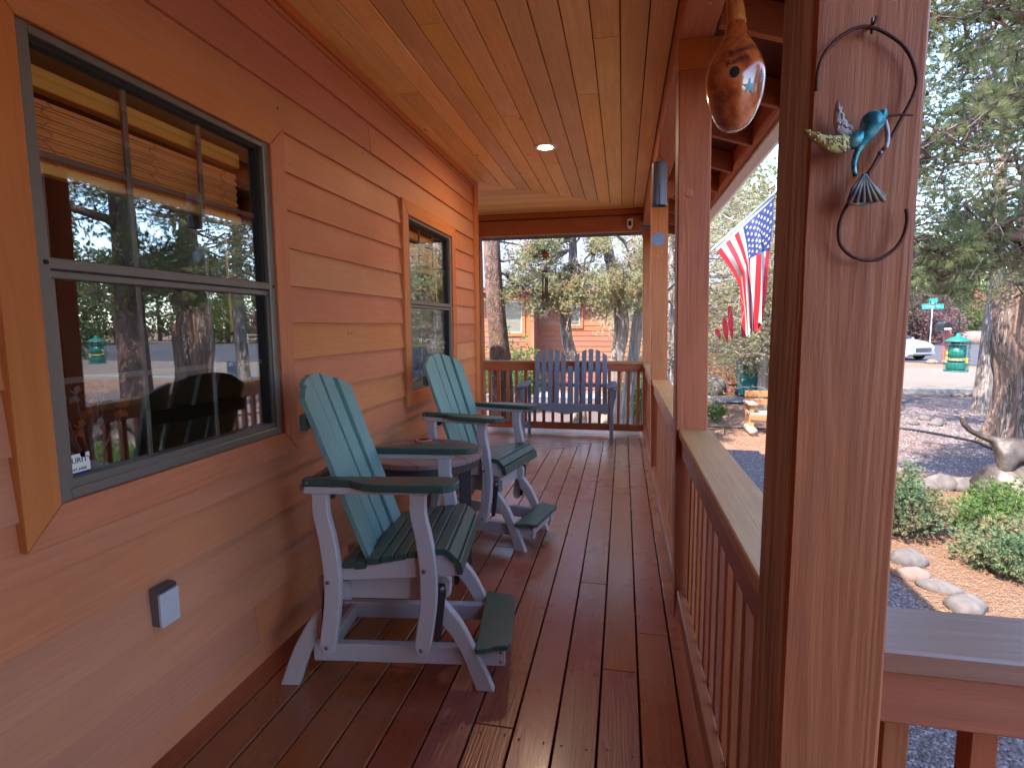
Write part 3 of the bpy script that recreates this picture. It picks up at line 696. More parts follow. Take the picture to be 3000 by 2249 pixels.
p3 = post('slim looking square post behind the hanging bell', 4.97, 5.11, 0, 2.52)
p4 = post('corner post where the side and far railings meet', 7.05, 7.19, 0, 2.50)
p5 = post('far left post beside the house corner board', 7.05, 7.19, 0, 2.565, -1.87, -1.815)
for p, y in ((p2, 2.62), (p3, 4.97), (p4, 7.05)):
    MB().cbox(-.07-.0165*2.6-.004, .07-.0165*2.6+.05, -.075, .075, 2.522 if p is not p4 else 2.502, 2.648 if p is not p4 else 2.563, .004, axis=1).build('post_cap_block', 'beam', p)
    pl = MB().lathe([(.0001, .004), (.016, .003), (.018, 0), (.0001, 0)], k=16).build('wood_plug', 'beam', p)
    pl.location = (-.03-.025, -.07, 2.0); pl.rotation_euler = (math.pi/2, 0, 0)
bt = thing('porch_beam', 'long side beam on top of the porch posts', 'beam', (.29, 3, 2.65), group='porch beams')
MB().cbox(.222-.29, .365-.29, -5.5, 4.18, 0, .18, .005).build('beam_timber', 'beam', bt)
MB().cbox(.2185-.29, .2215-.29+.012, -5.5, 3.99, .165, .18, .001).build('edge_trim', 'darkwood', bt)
bf = thing('porch_beam', 'far cross beam between the house corner and the corner post', 'beam', (-.8, 7.05, 2.565), group='porch beams')
MB().cbox(-2.4, 1.00, -.03, .11, 0, .185, .005, axis=0).build('beam_timber', 'beamx', bf)
MB().cbox(-2.4, 1.018, -.055, -.032, .20, .262, .003, axis=0).build('fascia_board', 'beamx', bf)
MB().box(-2.4, 1.02, -.03, .12, .186, .262).build('beam_blocking', 'darkwood', bf)

# open eave: rafters, roof deck, fascia, gutter
roof = thing('porch_roof', 'sloping porch roof with open rafter tails and white gutter', 'roof', (.4, 3, 2.7))
def rpart(mb, name, m): o = mb.build(name, m); o.parent = roof; o.matrix_parent_inverse = Matrix.Translation(roof.location).inverted(); return o
def rz_(x): return 2.51+.33*(.76-x)
for y in np.arange(-1.77, 7.6, .61):
    mb = MB(); poly = [(.372, rz_(.372)), (.758, rz_(.758)), (.758, rz_(.758)+.135), (.372, rz_(.372)+.135)]
    mb.prism(poly, 'xz', y, y+.038, c=.002); rpart(mb, 'rafter', 'beamx')
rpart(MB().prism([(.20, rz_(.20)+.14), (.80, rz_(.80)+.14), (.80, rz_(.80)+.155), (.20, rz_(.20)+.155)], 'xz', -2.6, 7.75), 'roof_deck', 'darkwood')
def roofplane(pts):
    lo = [(x, y, zz) for x, y, zz in pts]; hi = [(x, y, zz+.04) for x, y, zz in pts]; n = len(pts)
    rpart(MB().add(lo+hi, [tuple(range(n-1, -1, -1)), tuple(range(n, 2*n))]+[(i, (i+1) % n, n+(i+1) % n, n+i) for i in range(n)]), 'roof_shingles', 'nroof')
ez = rz_(.84)+.16; rzz = ez+.33*7.64
roofplane([(.84, -5, ez), (.84, 7.9, ez), (-6.8, .26, rzz), (-6.8, -5, rzz)])
roofplane([(.838, 7.903, ez), (-14.44, 7.903, ez), (-6.8, .263, rzz)])
roofplane([(-14.44, 7.9, ez), (-14.44, -5, ez), (-6.803, -5, rzz), (-6.803, .26, rzz)])
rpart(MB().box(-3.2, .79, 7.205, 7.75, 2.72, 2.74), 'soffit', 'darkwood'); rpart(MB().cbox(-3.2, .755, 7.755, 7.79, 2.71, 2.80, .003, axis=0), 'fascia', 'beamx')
rpart(MB().cbox(.76, .80, -2.6, 7.75, 2.505, 2.66, .003), 'fascia', 'beam')
gp = [(.802, 2.60), (.802, 2.485), (.87, 2.48), (.905, 2.50), (.92, 2.56), (.925, 2.60), (.915, 2.60), (.90, 2.555), (.865, 2.495), (.812, 2.495), (.812, 2.60)]
rpart(MB().prism(gp, 'xz', -2.6, 7.8), 'gutter', 'whitepaint')
MBv = MB().box(-3.2, .36, 7.165, 7.2, 2.75, 3.1); rpart(MBv, 'gable_board', 'beamx')

def railing(kind, label, a, b, fixed, cap, group):
    """kind 'y' side railing between y=a..b at x=fixed ; kind 'x' between x=a..b at y=fixed"""
    loc = (fixed, (a+b)/2, 0) if kind == 'y' else ((a+b)/2, fixed, 0)
    t = thing('porch_railing', label, 'railing', loc, group=group); L = (b-a)/2
    m = 'raily' if kind == 'y' else 'railx'
    def bar(name, u0, u1, w0, w1, z0, z1, mm, c=.004):
        if kind == 'y': return MB().cbox(w0, w1, u0, u1, z0, z1, c, axis=1).build(name, mm, t)
        return MB().cbox(u0, u1, w0, w1, z0, z1, c, axis=0).build(name, mm, t)
    zt = cap[1]
    s = 1 if kind == 'y' else 1
    bar('rail_cap', -L, L, -.072, .072, zt-.038, zt, cap[0])
    bar('top_rail', -L, L, -.058, -.02, zt-.128, zt-.040, m)
    bar('bottom_rail', -L, L, -.062, -.024, .055, .145, m)
    n = max(1, round((b-a)/.122)); 
    for i in range(n):
        u = -L+(i+.5)*(b-a)/n
        if kind == 'y': MB().cbox(-.019, .019, u-.019, u+.019, .06, zt-.041, .002, axis=2).build('baluster', 'baluster', t)
        else: MB().cbox(u-.019, u+.019, -.019, .019, .06, zt-.041, .002, axis=2).build('baluster', 'baluster', t)
    return t
railing('y', 'side railing section between the big near post and the middle post', .988, 2.617, .335, ('capy', .93), 'porch railings')
railing('y', 'side railing section between the middle post and the slim post', 2.763, 4.967, .333, ('capy', .93), 'porch railings')
railing('y', 'short side railing section ending at the corner post', 5.113, 7.047, .331, ('capy', .93), 'porch railings')
railing('x', 'far end railing behind the slate coloured bench', -1.812, .262, 7.12, ('railx', .95), 'porch railings')
railing('x', 'front railing with a grey sheen on its cap right of the near post', .380, 1.75, .94, ('capx', .93), 'porch railings')
post('short post at the right end of the front railing', .88, 1.02, 0, .97, 1.753, 1.89)

# ------------------------------------------------------------------ glider chairs
def disc(name, m, parent, loc, axis='Y', r=.009, h=.004, k=12):
    o = MB().lathe([(.0001, h), (r*.7, h*.9), (r, 0), (.0001, 0)], k=k).build(name, m, parent, True)
    o.location = loc
    o.rotation_euler = {'Y-': (math.pi/2, 0, 0), 'Y': (-math.pi/2, 0, 0), 'X': (0, math.pi/2, 0)}[axis]; return o
def glider(label, loc, rz):
    t = thing('glider_chair', label, 'chair', loc, rz, 'tall glider chairs against the wall')
    for s in (-1, 1):
        def pr(name, poly, a, b, m='white', c=.004):
            lo, hi = sorted((s*a, s*b)); return MB().prism(poly, 'xz', lo, hi, c=c).build(name, m, t)
        fl = spline([(.236, .362), (.30, .281), (.351, .181), (.398, .076), (.428, 0)], 5)+spline([(.358, 0), (.316, .119), (.27, .214), (.212, .289)], 5)+[(.205, .345), (.22, .362)]
        pr('base_leg', fl, .185, .222)
        rl_ = spline([(-.20, .355), (-.285, .288), (-.323, .233), (-.373, .139), (-.427, 0)], 5)+spline([(-.352, 0), (-.305, .13), (-.256, .22), (-.20, .29)], 5)+[(-.17, .33)]
        pr('base_leg', rl_, .185, .222)
        MB().cbox(-.30, .468, *sorted((s*.146, s*.184)), .082, .156, .004, axis=0).build('base_rail', 'white', t)
        pr('hanger_rail', [(-.27, .352), (.232, .350), (.256, .372), (.259, .430), (.238, .450), (-.27, .430)], .148, .183)
        MB().cbox(-.19, -.135, *sorted((s*.184, s*.205)), .352, .43, .004, axis=0).build('hanger_block', 'white', t)
        for u in (.212, -.235):
            pr('glider_link', [(u+.010, .443), (u+.034, .440), (u+.038, .415), (u+.012, .215), (u-.006, .205), (u-.012, .22), (u+.002, .41)], .226, .233, 'linkm', .001)
            disc('pivot_bolt', 'bolt', t, (u+.02, s*.235, .423), 'Y' if s > 0 else 'Y-', .016, .014)
        def upr(off):
            L = [(-.236+off, .806), (-.236+off, .726), (-.217+off, .627), (-.205+off, .498), (-.208+off, .371), (-.232+off, .215)]
            R = [(-.176+off, .806), (-.176+off, .727), (-.155+off, .623), (-.142+off, .499), (-.146+off, .373), (-.168+off, .225), ]
            Ls = spline(L, 4); Rs = spline(R, 4)
            return Ls+[(-.222+off, .18), (-.2+off, .172), (-.182+off, .182)]+Rs[::-1]
        pr('upright', upr(0), .252, .288); pr('upright', upr(.366), .252, .288)
        for u, w in ((-.205, .203), (.160, .203), (-.188, .464), (.178, .515)): disc('bolt', 'bolt', t, (u, s*.2885, w), 'Y' if s > 0 else 'Y-')
        sr = spline([(-.20, .512), (-.12, .508), (-.003, .525), (.093, .545), (.16, .560), (.218, .566), (.258, .566)], 3)+[(.302, .535), (.304, .482), (-.20, .452)]
        pr('seat_rail', sr, .215, .250)
        for a_, b_ in ((-.26, .200),): MB().cbox(a_, b_, *sorted((s*.250, s*.292)), .806, .831, .003, axis=0).build('arm_support', 'white', t)
        o_ = [(-.272, .282), (-.16, .284), (-.09, .296), (-.03, .335), (.03, .348), (.20, .350)]+[(.25+.066*math.sin(q), .2875+.0625*math.cos(q)) for q in np.linspace(.25, 2.9, 9)]+[(.20, .225), (-.05, .232), (-.272, .240)]
        arm = [(u, s*v) for u, v in o_]
        if s < 0: arm = arm[::-1]
        MB().prism(arm, 'xy', .831, .859, c=.005).build('armrest', 'green', t)
        disc('bolt', 'bolt', t, (-.255, s*.283, .845), 'Y' if s > 0 else 'Y-')
    # back slats: slightly dished, lower ends curve into the seat
    n = 5; tw = .482; g = .013; sw = (tw-g*(n-1))/n
    for k in range(n):
        v0 = -tw/2+k*(sw+g); v1 = v0+sw; mid = (v0+v1)/2; du = .85*mid*mid
        rows_ = []
        for w in (.475, .80, 1.05, 1.15):
            sc_ = .93+.07*(w-.475)/.675; rows_.append((w, v0*sc_, v1*sc_))
        top = lambda v: 1.224-.072*(v/.241)**2
        m_ = 5; vs = []
        ring = []
        tops = [(v1-(v1-v0)*q/m_) for q in range(m_+1)]
        outline = [(r_[1], r_[0]) for r_ in rows_]
        outline = [(r_[2], r_[0]) for r_ in rows_]+[(v, top(v)) for v in tops]+[(r_[1], r_[0]) for r_ in rows_][::-1]
        slope = 8.0*0+1.7*mid
        def U(v, w): return -.075-(w-.53)*.362+.85*mid*mid+slope*(v-mid)*.45
        nn = len(outline); th = .024; c = .003
        pts = np.array(outline); cen = pts.mean(0)
        layers = []
        for du_, ins in ((-th, 0), (-c, 0), (0, c)):
            for v, w in outline:
                vv = v+(ins if v < mid else -ins); ww = w-(ins if w > .9 else -ins)
                vs.append((U(v, w)+du_, vv, ww))
        fs = [(L*nn+i, L*nn+(i+1) % nn, (L+1)*nn+(i+1) % nn, (L+1)*nn+i) for L in range(2) for i in range(nn)]
        fs += [tuple(range(nn-1, -1, -1)), tuple(range(2*nn, 3*nn))]
        MB().add(vs, fs).build('back_slat', 'teal', t)
    for w in (1.06, .80, .50):
        u = -.075-(w-.53)*.362-.026
        pts = [(u+.55*v*v-.0, v) for v in np.linspace(-.235, .235, 9)]
        poly = pts+[(p-.028, q) for p, q in pts[::-1]]
        MB().prism(poly, 'xy', w-.03, w+.03, c=.003).build('back_brace', 'green', t)
    for u, w in ((-.21, .828),): MB().cbox(u-.09, u-.06, -.24, .24, w-.03, w, .003, axis=1).build('rear_crossbar', 'white', t)
    slats = [(-.142, .531, .05), (-.045, .548, .062), (.009, .558, .072), (.061, .567, .09), (.112, .576, .1), (.163, .585, .07)]
    for u, w, ti in slats:
        o = MB().cbox(0, .046, -.262, .262, -.024, 0, .005, axis=1).build('seat_slat', 'green', t); o.location = (u, 0, w); o.rotation_euler = (0, -ti*1.4, 0)
    pts = [(-.098+.035+.9*(v/.262)**2*(-.035), v) for v in np.linspace(-.262, .262, 11)]
    cur = [(-.055, -.262), (-.055, .262)]
    rr = [( -.094+ .9*v*v*0 + (.0 if abs(v) > .2 else 0)+ (-.0), v) for v in np.linspace(.262, -.262, 13)]
    rr = [(-.100+.055*(v/.262)**2*0, v) for v in np.linspace(.262, -.262, 13)]
    o = MB().prism(cur+rr, 'xy', -.024, 0, c=.004).build('seat_slat', 'green', t); o.location = (.004, 0, .536); o.rotation_euler = (0, -.08, 0)
    o = MB().cbox(0, .048, -.262, .262, -.024, 0, .005, axis=1).build('seat_slat', 'green', t); o.location = (.213, 0, .592)
    o = MB().cbox(0, .050, -.262, .262, -.024, 0, .005, axis=1).build('seat_slat', 'green', t); o.location = (.268, 0, .586); o.rotation_euler = (0, .78, 0)
    o = MB().cbox(0, .050, -.262, .262, -.024, 0, .005, axis=1).build('seat_slat', 'green', t); o.location = (.312, 0, .545); o.rotation_euler = (0, 1.38, 0)
    for u, w0, w1, v in ((.44, .09, .150, .146), (-.25, .09, .15, .146), (.20, .36, .44, .148), (-.18, .36, .44, .148), (.06, .46, .50, .215), (-.16, .46, .50, .215)):
        MB().cbox(u-.014, u+.014, -v, v, w0, w1, .003, axis=1).build('cross_rail', 'white', t)
    fr = [(.362, -.236), (.395, -.226), (.425, -.212), (.478, -.205)]+[(.483, -.198), (.494, -.185), (.494, .185), (.483, .198)]+[(.478, .205), (.425, .212), (.395, .226), (.362, .236), (.356, .225), (.356, -.225)]
    MB().prism(fr, 'xy', .199-.018, .199+.006, c=.004).build('footrest', 'green', t).location = (0, 0, -.022)
    for w in (.100, .138): disc('bolt', 'bolt', t, (.452, -.1845, w), 'Y-', .006, .002)
    return t
c1 = glider('nearer teal backed glider chair with a footrest under the big window', (-.9266, 2.0847, 0), .14197)
c2 = dup(c1); c2.location = (-.9502, 3.5401, 0); c2.rotation_euler = (0, 0, -.21574)
c2['label'] = 'farther teal backed glider chair turned towards the camera beside the round table'

# round table between the chairs
tb = thing('side_table', 'round dusky purple slatted side table between the two glider chairs', 'table', (-1.12, 2.93, 0))
R = .34
for i in range(5):
    a, b = -R+2*R*i/5+.002, -R+2*R*(i+1)/5-.002
    ptsA = [(x, math.sqrt(max(0, R*R-x*x))) for x in np.linspace(a, b, 8)]; poly = [(x, -y) for x, y in ptsA]+[(x, y) for x, y in ptsA[::-1]]
    o = MB().prism(poly, 'xy', .672, .70, c=.003).build('table_slat', 'tabletop', tb); o.rotation_euler = (0, 0, .9)
ring = [(R-.012)*1 for _ in range(1)]
MB().lathe([(.30, .628), (.322, .628), (.322, .671), (.30, .671)], k=40).build('apron', 'tableleg', tb, False)
for a in (.35, 1.92, 3.49, 5.06):
    o = MB().cbox(.20, .27, -.015, .015, 0, .63, .003, axis=2).build('leg', 'tableleg', tb); o.rotation_euler = (0, 0, a)
for a in (.35, 1.92): o = MB().cbox(-.21, .21, -.013, .013, .16 if a < 1 else .20, .20 if a < 1 else .24, .003, axis=0).build('stretcher', 'tableleg', tb); o.rotation_euler = (0, 0, a)
cs = thing('coaster', 'round terracotta coloured coaster on the side table', 'coaster', (-1.215, 3.235-.06, .70))
MB().lathe([(.050, .001), (.055, .004), (.055, .012), (.051, .014), (.047, .0125), (.0001, .0125)], k=28).build('disc', 'coaster', cs, True)
MB().lathe([(.030, .0128), (.032, .0140), (.035, .0128)], k=28).build('ring_relief', 'coaster', cs, True)

# ------------------------------------------------------------------ far bench
bn = thing('garden_loveseat', 'slate coloured two seat slatted bench with twin arched back', 'bench', (-.66, 6.75, 0))
cx = [-1.06, -.978, -.893, -.811, -.73, -.644, -.56, -.472, -.388, -.302, -.218]
base = [-1.062, -.976, -.892, -.808, -.724, -.642, -.558, -.474, -.39, -.304, -.206]
def arch(x):   # top edge of the back
    for c in (-.895, -.385):
        d = abs(x-c)
        if d < .235: return 1.117-.9*d*d*2.4-(.10 if d > .205 else 0)
    return .90
for k, (xt, xb) in enumerate(zip(cx, base)):
    hw = .029; mb = MB(); xs = np.linspace(xt-hw, xt+hw, 5)
    poly = [(xb-hw+.66, .44), (xb+hw+.66, .44)]+[(x+.66, min(arch(x), 1.117)) for x in xs[::-1]]
    o = mb.prism(poly, 'xz', -.010, .010, c=.003).build('back_slat', 'slate', bn)
    for v in o.data.vertices: v.co.y += .02+(v.co.z-.44)*.16
for z in (.855, .665): MB().cbox(-.42, .50, (z-.44)*.16+.035, (z-.44)*.16+.06, z-.02, z+.02, .003, axis=0).build('back_rail', 'slate', bn)
for k in range(5):
    y = -.27+.062*k; MB().cbox(-.49, .51, y, y+.055, .455-.012*k, .475-.012*k, .004, axis=0).build('seat_slat', 'slate', bn)
ap = [(-.497, .472), (.504, .474), (.504, .385), (.48, .362), (.42, .372), (.36, .398), (.20, .395), (.08, .365), (0, .352), (-.08, .365), (-.20, .392), (-.36, .398), (-.42, .372), (-.48, .362), (-.497, .385)]
MB().prism(ap, 'xz', -.30, -.278, c=.003).build('apron', 'slate', bn)
for s, x in ((-1, -.53), (1, .54)):
    MB().cbox(x-.02, x+.02, -.31, -.22, 0, .665, .004, axis=2).build('front_leg', 'slate', bn)
    MB().prism([(x-.012+s*.02, .66), (x+s*.06, .66), (x+s*.055, .57), (x+s*.03, .49), (x+s*.02, .44), (x+.0+s*.02, .40)] if s > 0 else [(x-.03, .40), (x-.04, .49), (x-.065, .57), (x-.07, .66), (x-.008, .66), (x-.02, .44)], 'xz', -.28, -.255, c=.002).build('arm_bracket', 'slate', bn)
    MB().cbox(x-.018, x+.018, .20, .26, 0, .70, .004, axis=2).build('rear_leg', 'slate', bn)
    am = MB().prism([(x-.062, -.34), (x+.062, -.34), (x+.065, -.2), (x+.045, .25), (x-.045, .25), (x-.065, -.2)], 'xy', 0, .022, c=.004).build('armrest', 'slate', bn)
    for v in am.data.vertices: v.co.z += .672+(v.co.y+.34)*.02
    MB().cbox(x-.012, x+.012, -.24, .22, .15, .19, .003, axis=1).build('side_stretcher', 'slate', bn)

# ------------------------------------------------------------------ hanging things
gd = thing('gourd_birdhouse', 'glossy orange brown painted gourd hanging from the beam', 'gourd', (.322, 1.85, 2.008))
gp_ = [(.0001, 0), (.022, .002), (.045, .018), (.062, .045), (.075, .08), (.083, .12), (.085, .15), (.081, .18), (.070, .21), (.054, .24), (.041, .262), (.033, .285), (.028, .31)]
gps = spline([(a, b) for a, b in gp_], 3)
def grad(z):
    zs = [p[1] for p in gps]; rs = [p[0] for p in gps]; return float(np.interp(z, zs, rs))
mb = MB(); k = 36
vs = []
for r, z in gps:
    for j in range(k):
        an = 2*math.pi*j/k; rr_ = r*(1+.02*math.sin(3*an+z*20)); vs.append((rr_*math.cos(an), rr_*math.sin(an), z))
n_ = len(gps); fs = [(i*k+j, i*k+(j+1) % k, (i+1)*k+(j+1) % k, (i+1)*k+j) for i in range(n_-1) for j in range(k)]+[tuple(range(k-1, -1, -1))]
mb.add(vs, fs).build('gourd_body', 'gourd', gd, True)
MB().tube(spline([(0, 0, .300), (-.004, 0, .35), (-.014, 0, .40), (-.032, 0, .44), (-.058, 0, .462), (-.085, 0, .455), (-.10, 0, .435)], 4), [.0295, .0285, .0275, .0265, .0255, .025, .0245, .024, .023, .0225, .022, .0215, .021, .020, .019, .018, .017, .016, .015, .014, .013, .011, .010, .009, .008], 14).build('gourd_neck', 'gourdstem', gd, True)
def ongourd(theta, z, off=.0012):
    r = grad(z)+off; return (r*math.sin(theta), -r*math.cos(theta), z)
mb = MB(); cth, cz_ = -.18, .138; n_ = 18
mb.add([ongourd(cth, cz_, .0018)]+[ongourd(cth+.013/.083*math.cos(q)*1.0, cz_+.0155*math.sin(q), .0018) for q in np.linspace(0, 6.283, n_, False)], [(0, 1+i, 1+(i+1) % n_) for i in range(n_)])
mb.build('entrance_hole', 'ink', gd)
for cth_, cz_, s_ in ((.38, .098, 1.0), (.98, .135, 1.1)):
    mb = MB(); pts = []
    for q in range(10):
        a = math.pi/2+q*math.pi/5+.1; r = (.024 if q % 2 == 0 else .008)*s_; pts.append(ongourd(cth_+r*math.cos(a)/.08, cz_+r*math.sin(a)))
    mb.add([ongourd(cth_, cz_)]+pts, [(0, 1+i, 1+(i+1) % 10) for i in range(10)]); mb.build('painted_star', 'starblue', gd)
def gourdtext(s, size, th0, z0, tilt):
    me = textmesh(s, size, 0)
    for v in me.vertices:
        x, y = v.co.x, v.co.y; xr = x*math.cos(tilt)-y*math.sin(tilt); yr = x*math.sin(tilt)+y*math.cos(tilt)
        z = z0+yr; th = th0+xr/max(grad(z), .03); v.co = ongourd(th, z, .0016)
    me.materials.append(M['ink']); obj('lettering', me, gd)
gourdtext('Russell', .027, .08, .205, .30); gourdtext('Ranch', .027, -.10, .172, .30)
MB().tube(spline([(-.095, 0, .44), (-.10, 0, .47), (-.075, 0, .50), (-.04, 0, .50), (-.02, 0, .55), (-.02, 0, .635)], 4), .0022, 6).build('hook', 'alu', gd, True)

bell = thing('wind_bell', 'dark grey cylinder wind bell hanging on a chain by the posts', 'wind bell', (.214, 3.72, 0))
zb = CAMZ+.203*3.72
MB().lathe([(.0001, 1.0*3.72*.0+zb+.268), (.044, zb+.268), (.0485, zb+.262), (.0485, zb), (.0455, zb), (.0455, zb+.255), (.0001, zb+.258)], k=28).build('bell_tube', 'slate', bell, False)
MB().tube([(0, -.0492, zb+.0), (0, -.0492, zb+.13)], .0016, 4).build('bell_slot', 'ink', bell)
MB().tube([(0, 0, zb+.18), (0, 0, CAMZ+.15*3.72)], .0008, 4).build('cord', 'ink', bell)
MB().lathe([(.0001, -.006), (.016, -.003), (.018, 0), (.016, .003), (.0001, .006)], (0, 0, zb+.03), 14).build('clapper', 'bolt', bell, True)
sl = MB().lathe([(.0001, -.001), (.043, -.001), (.043, .001), (.0001, .001)], k=28).build('wind_sail', 'sail', bell); sl.rotation_euler = (math.pi/2, 0, 0); sl.location = (0, 0, CAMZ+.147*3.72)
mb = MB()
for i in range(7): 
    z = zb+.29+i*.016; a = i*math.pi/2; mb.tube([(.004*math.cos(a+q)*math.cos(q)*1.0, .004*math.sin(a)*math.cos(q), z+.009*math.sin(q)) for q in np.linspace(0, 6.28, 8)], .0011, 4)
mb.tube([(.018*math.cos(q), 0, zb+.288+.018*math.sin(q)) for q in np.linspace(0, 6.28, 14)], .0014, 4)
mb.tube([(0, 0, zb+.38), (0, 0, 2.655)], .0012, 4); mb.build('chain', 'black', bell)

so_ = thing('sun_ornament', 'small amber sun ornament hanging from the far beam', 'ornament', (-1.0, 7.09, 0))
mb = MB().lathe([(.0001, -.012), (.03, -.009), (.043, 0), (.03, .009), (.0001, .012)], k=20); o = mb.build('sun_disc', 'ntrim', so_, True); o.rotation_euler = (math.pi/2, 0, 0); o.location = (0, 0, 2.318)
for i in range(9):
    a = i*2*math.pi/9+math.pi/2
    MB().prism([(.04*math.cos(a-.3), 2.318+.04*math.sin(a-.3)), (.04*math.cos(a+.3), 2.318+.04*math.sin(a+.3)), (.082*math.cos(a+.1), 2.318+.082*math.sin(a+.1))], 'xz', -.003, .003).build('ray', 'copper', so_)
for q in (-1, 0, 1):
    MB().box(q*.018-.0012, q*.018+.0012, -.0135, -.0115, 2.285, 2.35).build('lattice_bar', 'copper', so_)
MB().tube([(0, 0, 2.4), (0, 0, 2.566)], .001, 4).build('cord', 'ink', so_)
ch = thing('wind_chimes', 'brown metal wind chimes under the amber sun ornament', 'wind chimes', (-1.0, 7.09, 0))
MB().lathe([(.0001, 2.095), (.045, 2.095), (.048, 2.10), (.048, 2.115), (.0001, 2.118)], k=20).build('top_disc', 'copper', ch)
for i in range(5):
    a = i*1.257+.3; MB().tube([(.036*math.cos(a), .036*math.sin(a), 2.03), (.036*math.cos(a), .036*math.sin(a), 1.80-.022*i)], .0075, 8).build('chime_tube', 'copper', ch, True)
    MB().tube([(.036*math.cos(a), .036*math.sin(a), 2.03), (.036*math.cos(a), .036*math.sin(a), 2.095)], .0008, 4).build('chime_string', 'ink', ch)
MB().tube([(0, 0, 2.115), (0, 0, 2.24)], .001, 4).tube([(0, 0, 2.10), (0, 0, 1.72)], .001, 4).build('cord', 'ink', ch)
sp = thing('bird_lantern', 'tiny white house shaped lantern with twigs on the far beam', 'lantern', (.062, 6.985, 2.62))
MB().prism([(-.033, .075), (.033, .085), (.036, 0), (.022, -.03), (.0, -.04), (-.028, -.025), (-.033, 0)], 'xz', -.03, .02, c=.003).build('lantern_body', 'whitepaint', sp)
MB().box(-.018, .018, -.034, -.0305, -.005, .05).build('dark_window', 'ink', sp)
for a in (-.35, -.1, .12, .3): MB().tube([(0, 0, .08), (.16*math.sin(a), 0, .08+.12)], .0012, 4).build('twig', 'twig', sp)
for x_, y_ in ((.29, 2.28), (.30, 4.1)):
    tag(MB().tube(spline([(x_, y_, 2.655), (x_, y_, 2.62), (x_+.012, y_, 2.606), (x_+.018, y_, 2.618), (x_+.008, y_, 2.63)], 3), .0018, 5).build('cup_hook', 'alu'), 'small bare cup hook in the beam '+('just before the middle post' if y_ < 3 else 'past the middle post'), 'hook')

# hummingbird hook on the near post's front face
hb = thing('hummingbird_hook', 'wrought iron S hook with a painted metal hummingbird on the near post', 'metal ornament', (.33, .876, 1.65))
hb.scale = (.93, .93, .93); hb.location = (.33*.93, .876*.93+.002, CAMZ+(1.65-CAMZ)*.93)
def B(pts, y=0.0): return [(x-.33, y, z-1.65) for x, z in pts]
S_ = spline([(.262, 1.745), (.264, 1.776), (.275, 1.800), (.300, 1.820), (.325, 1.823), (.350, 1.810), (.372, 1.79), (.385, 1.762), (.387, 1.735), (.371, 1.696), (.349, 1.652), (.330, 1.620), (.310, 1.585), (.302, 1.561), (.302, 1.54), (.308, 1.526), (.325, 1.512), (.351, 1.508), (.372, 1.52), (.384, 1.538), (.388, 1.560), (.386, 1.577)], 4)
MB().tube(B(S_), .0026, 8).build('s_hook', 'copper', hb, True)
MB().tube([(0, .03, .178), (0, -.006, .176), (0, -.010, .182)], .0022, 6).tube([(0, .004, .165), (0, .004, .186)], .002, 6).build('nail', 'bolt', hb)
MB().tube(B(spline([(.338, 1.700), (.331, 1.692), (.327, 1.682), (.320, 1.668), (.3135, 1.652), (.311, 1.636), (.314, 1.622)], 3), -.014), [.011, .0135, .0145, .015, .0145, .0135, .012, .0105, .009, .0075, .006, .0045, .0042, .0038, .0036, .0034, .0032, .0032, .003][:19], 12).build('bird_body', 'teal_paint', hb, True)
MB().tube(B(spline([(.337, 1.700), (.342, 1.699), (.347, 1.697)], 3), -.016), [.006, .0085, .0095, .009, .0075, .005, .003], 12).build('bird_head', 'teal_paint', hb, True)
MB().tube(B([(.346, 1.698), (.362, 1.699), (.379, 1.697)], -.016), [.002, .0016, .0012], 6).build('beak', 'copper', hb)
def wing(name, tip, root, wid, m, yy):
    tip = np.array(tip); root = np.array(root); d = root-tip; nrm = np.array([d[1], -d[0]])/np.linalg.norm(d)
    L = [tip+d*t+nrm*wid*math.sin(min(1, t*1.15)**.8*math.pi*.9)*.9 for t in np.linspace(0, 1, 9)]
    Rr = [tip+d*t-nrm*wid*.35*math.sin(t*math.pi) for t in np.linspace(1, 0, 9)]
    poly = [(x-.33, z-1.65) for x, z in L+Rr[1:-1]]
    MB().prism(poly, 'xz', yy-.003, yy+.003, c=.001).build(name, m, hb)
    mb = MB()
    for q in range(26):
        t = random.uniform(.08, .85); s = random.uniform(-.25, .75)*wid*math.sin(t*math.pi*.9); p = tip+d*t+nrm*s
        mb.lathe([(.0001, -.0028), (.0022, -.001), (.0022, .001), (.0001, .0028)], (p[0]-.33, yy-.0035, p[1]-1.65), 6)
    mb.build('wing_relief', m, hb, True)
def bp_(a, b): return (.262+(a-225)*.000154-.33, 1.747-(b-175)*.0001745-1.65)
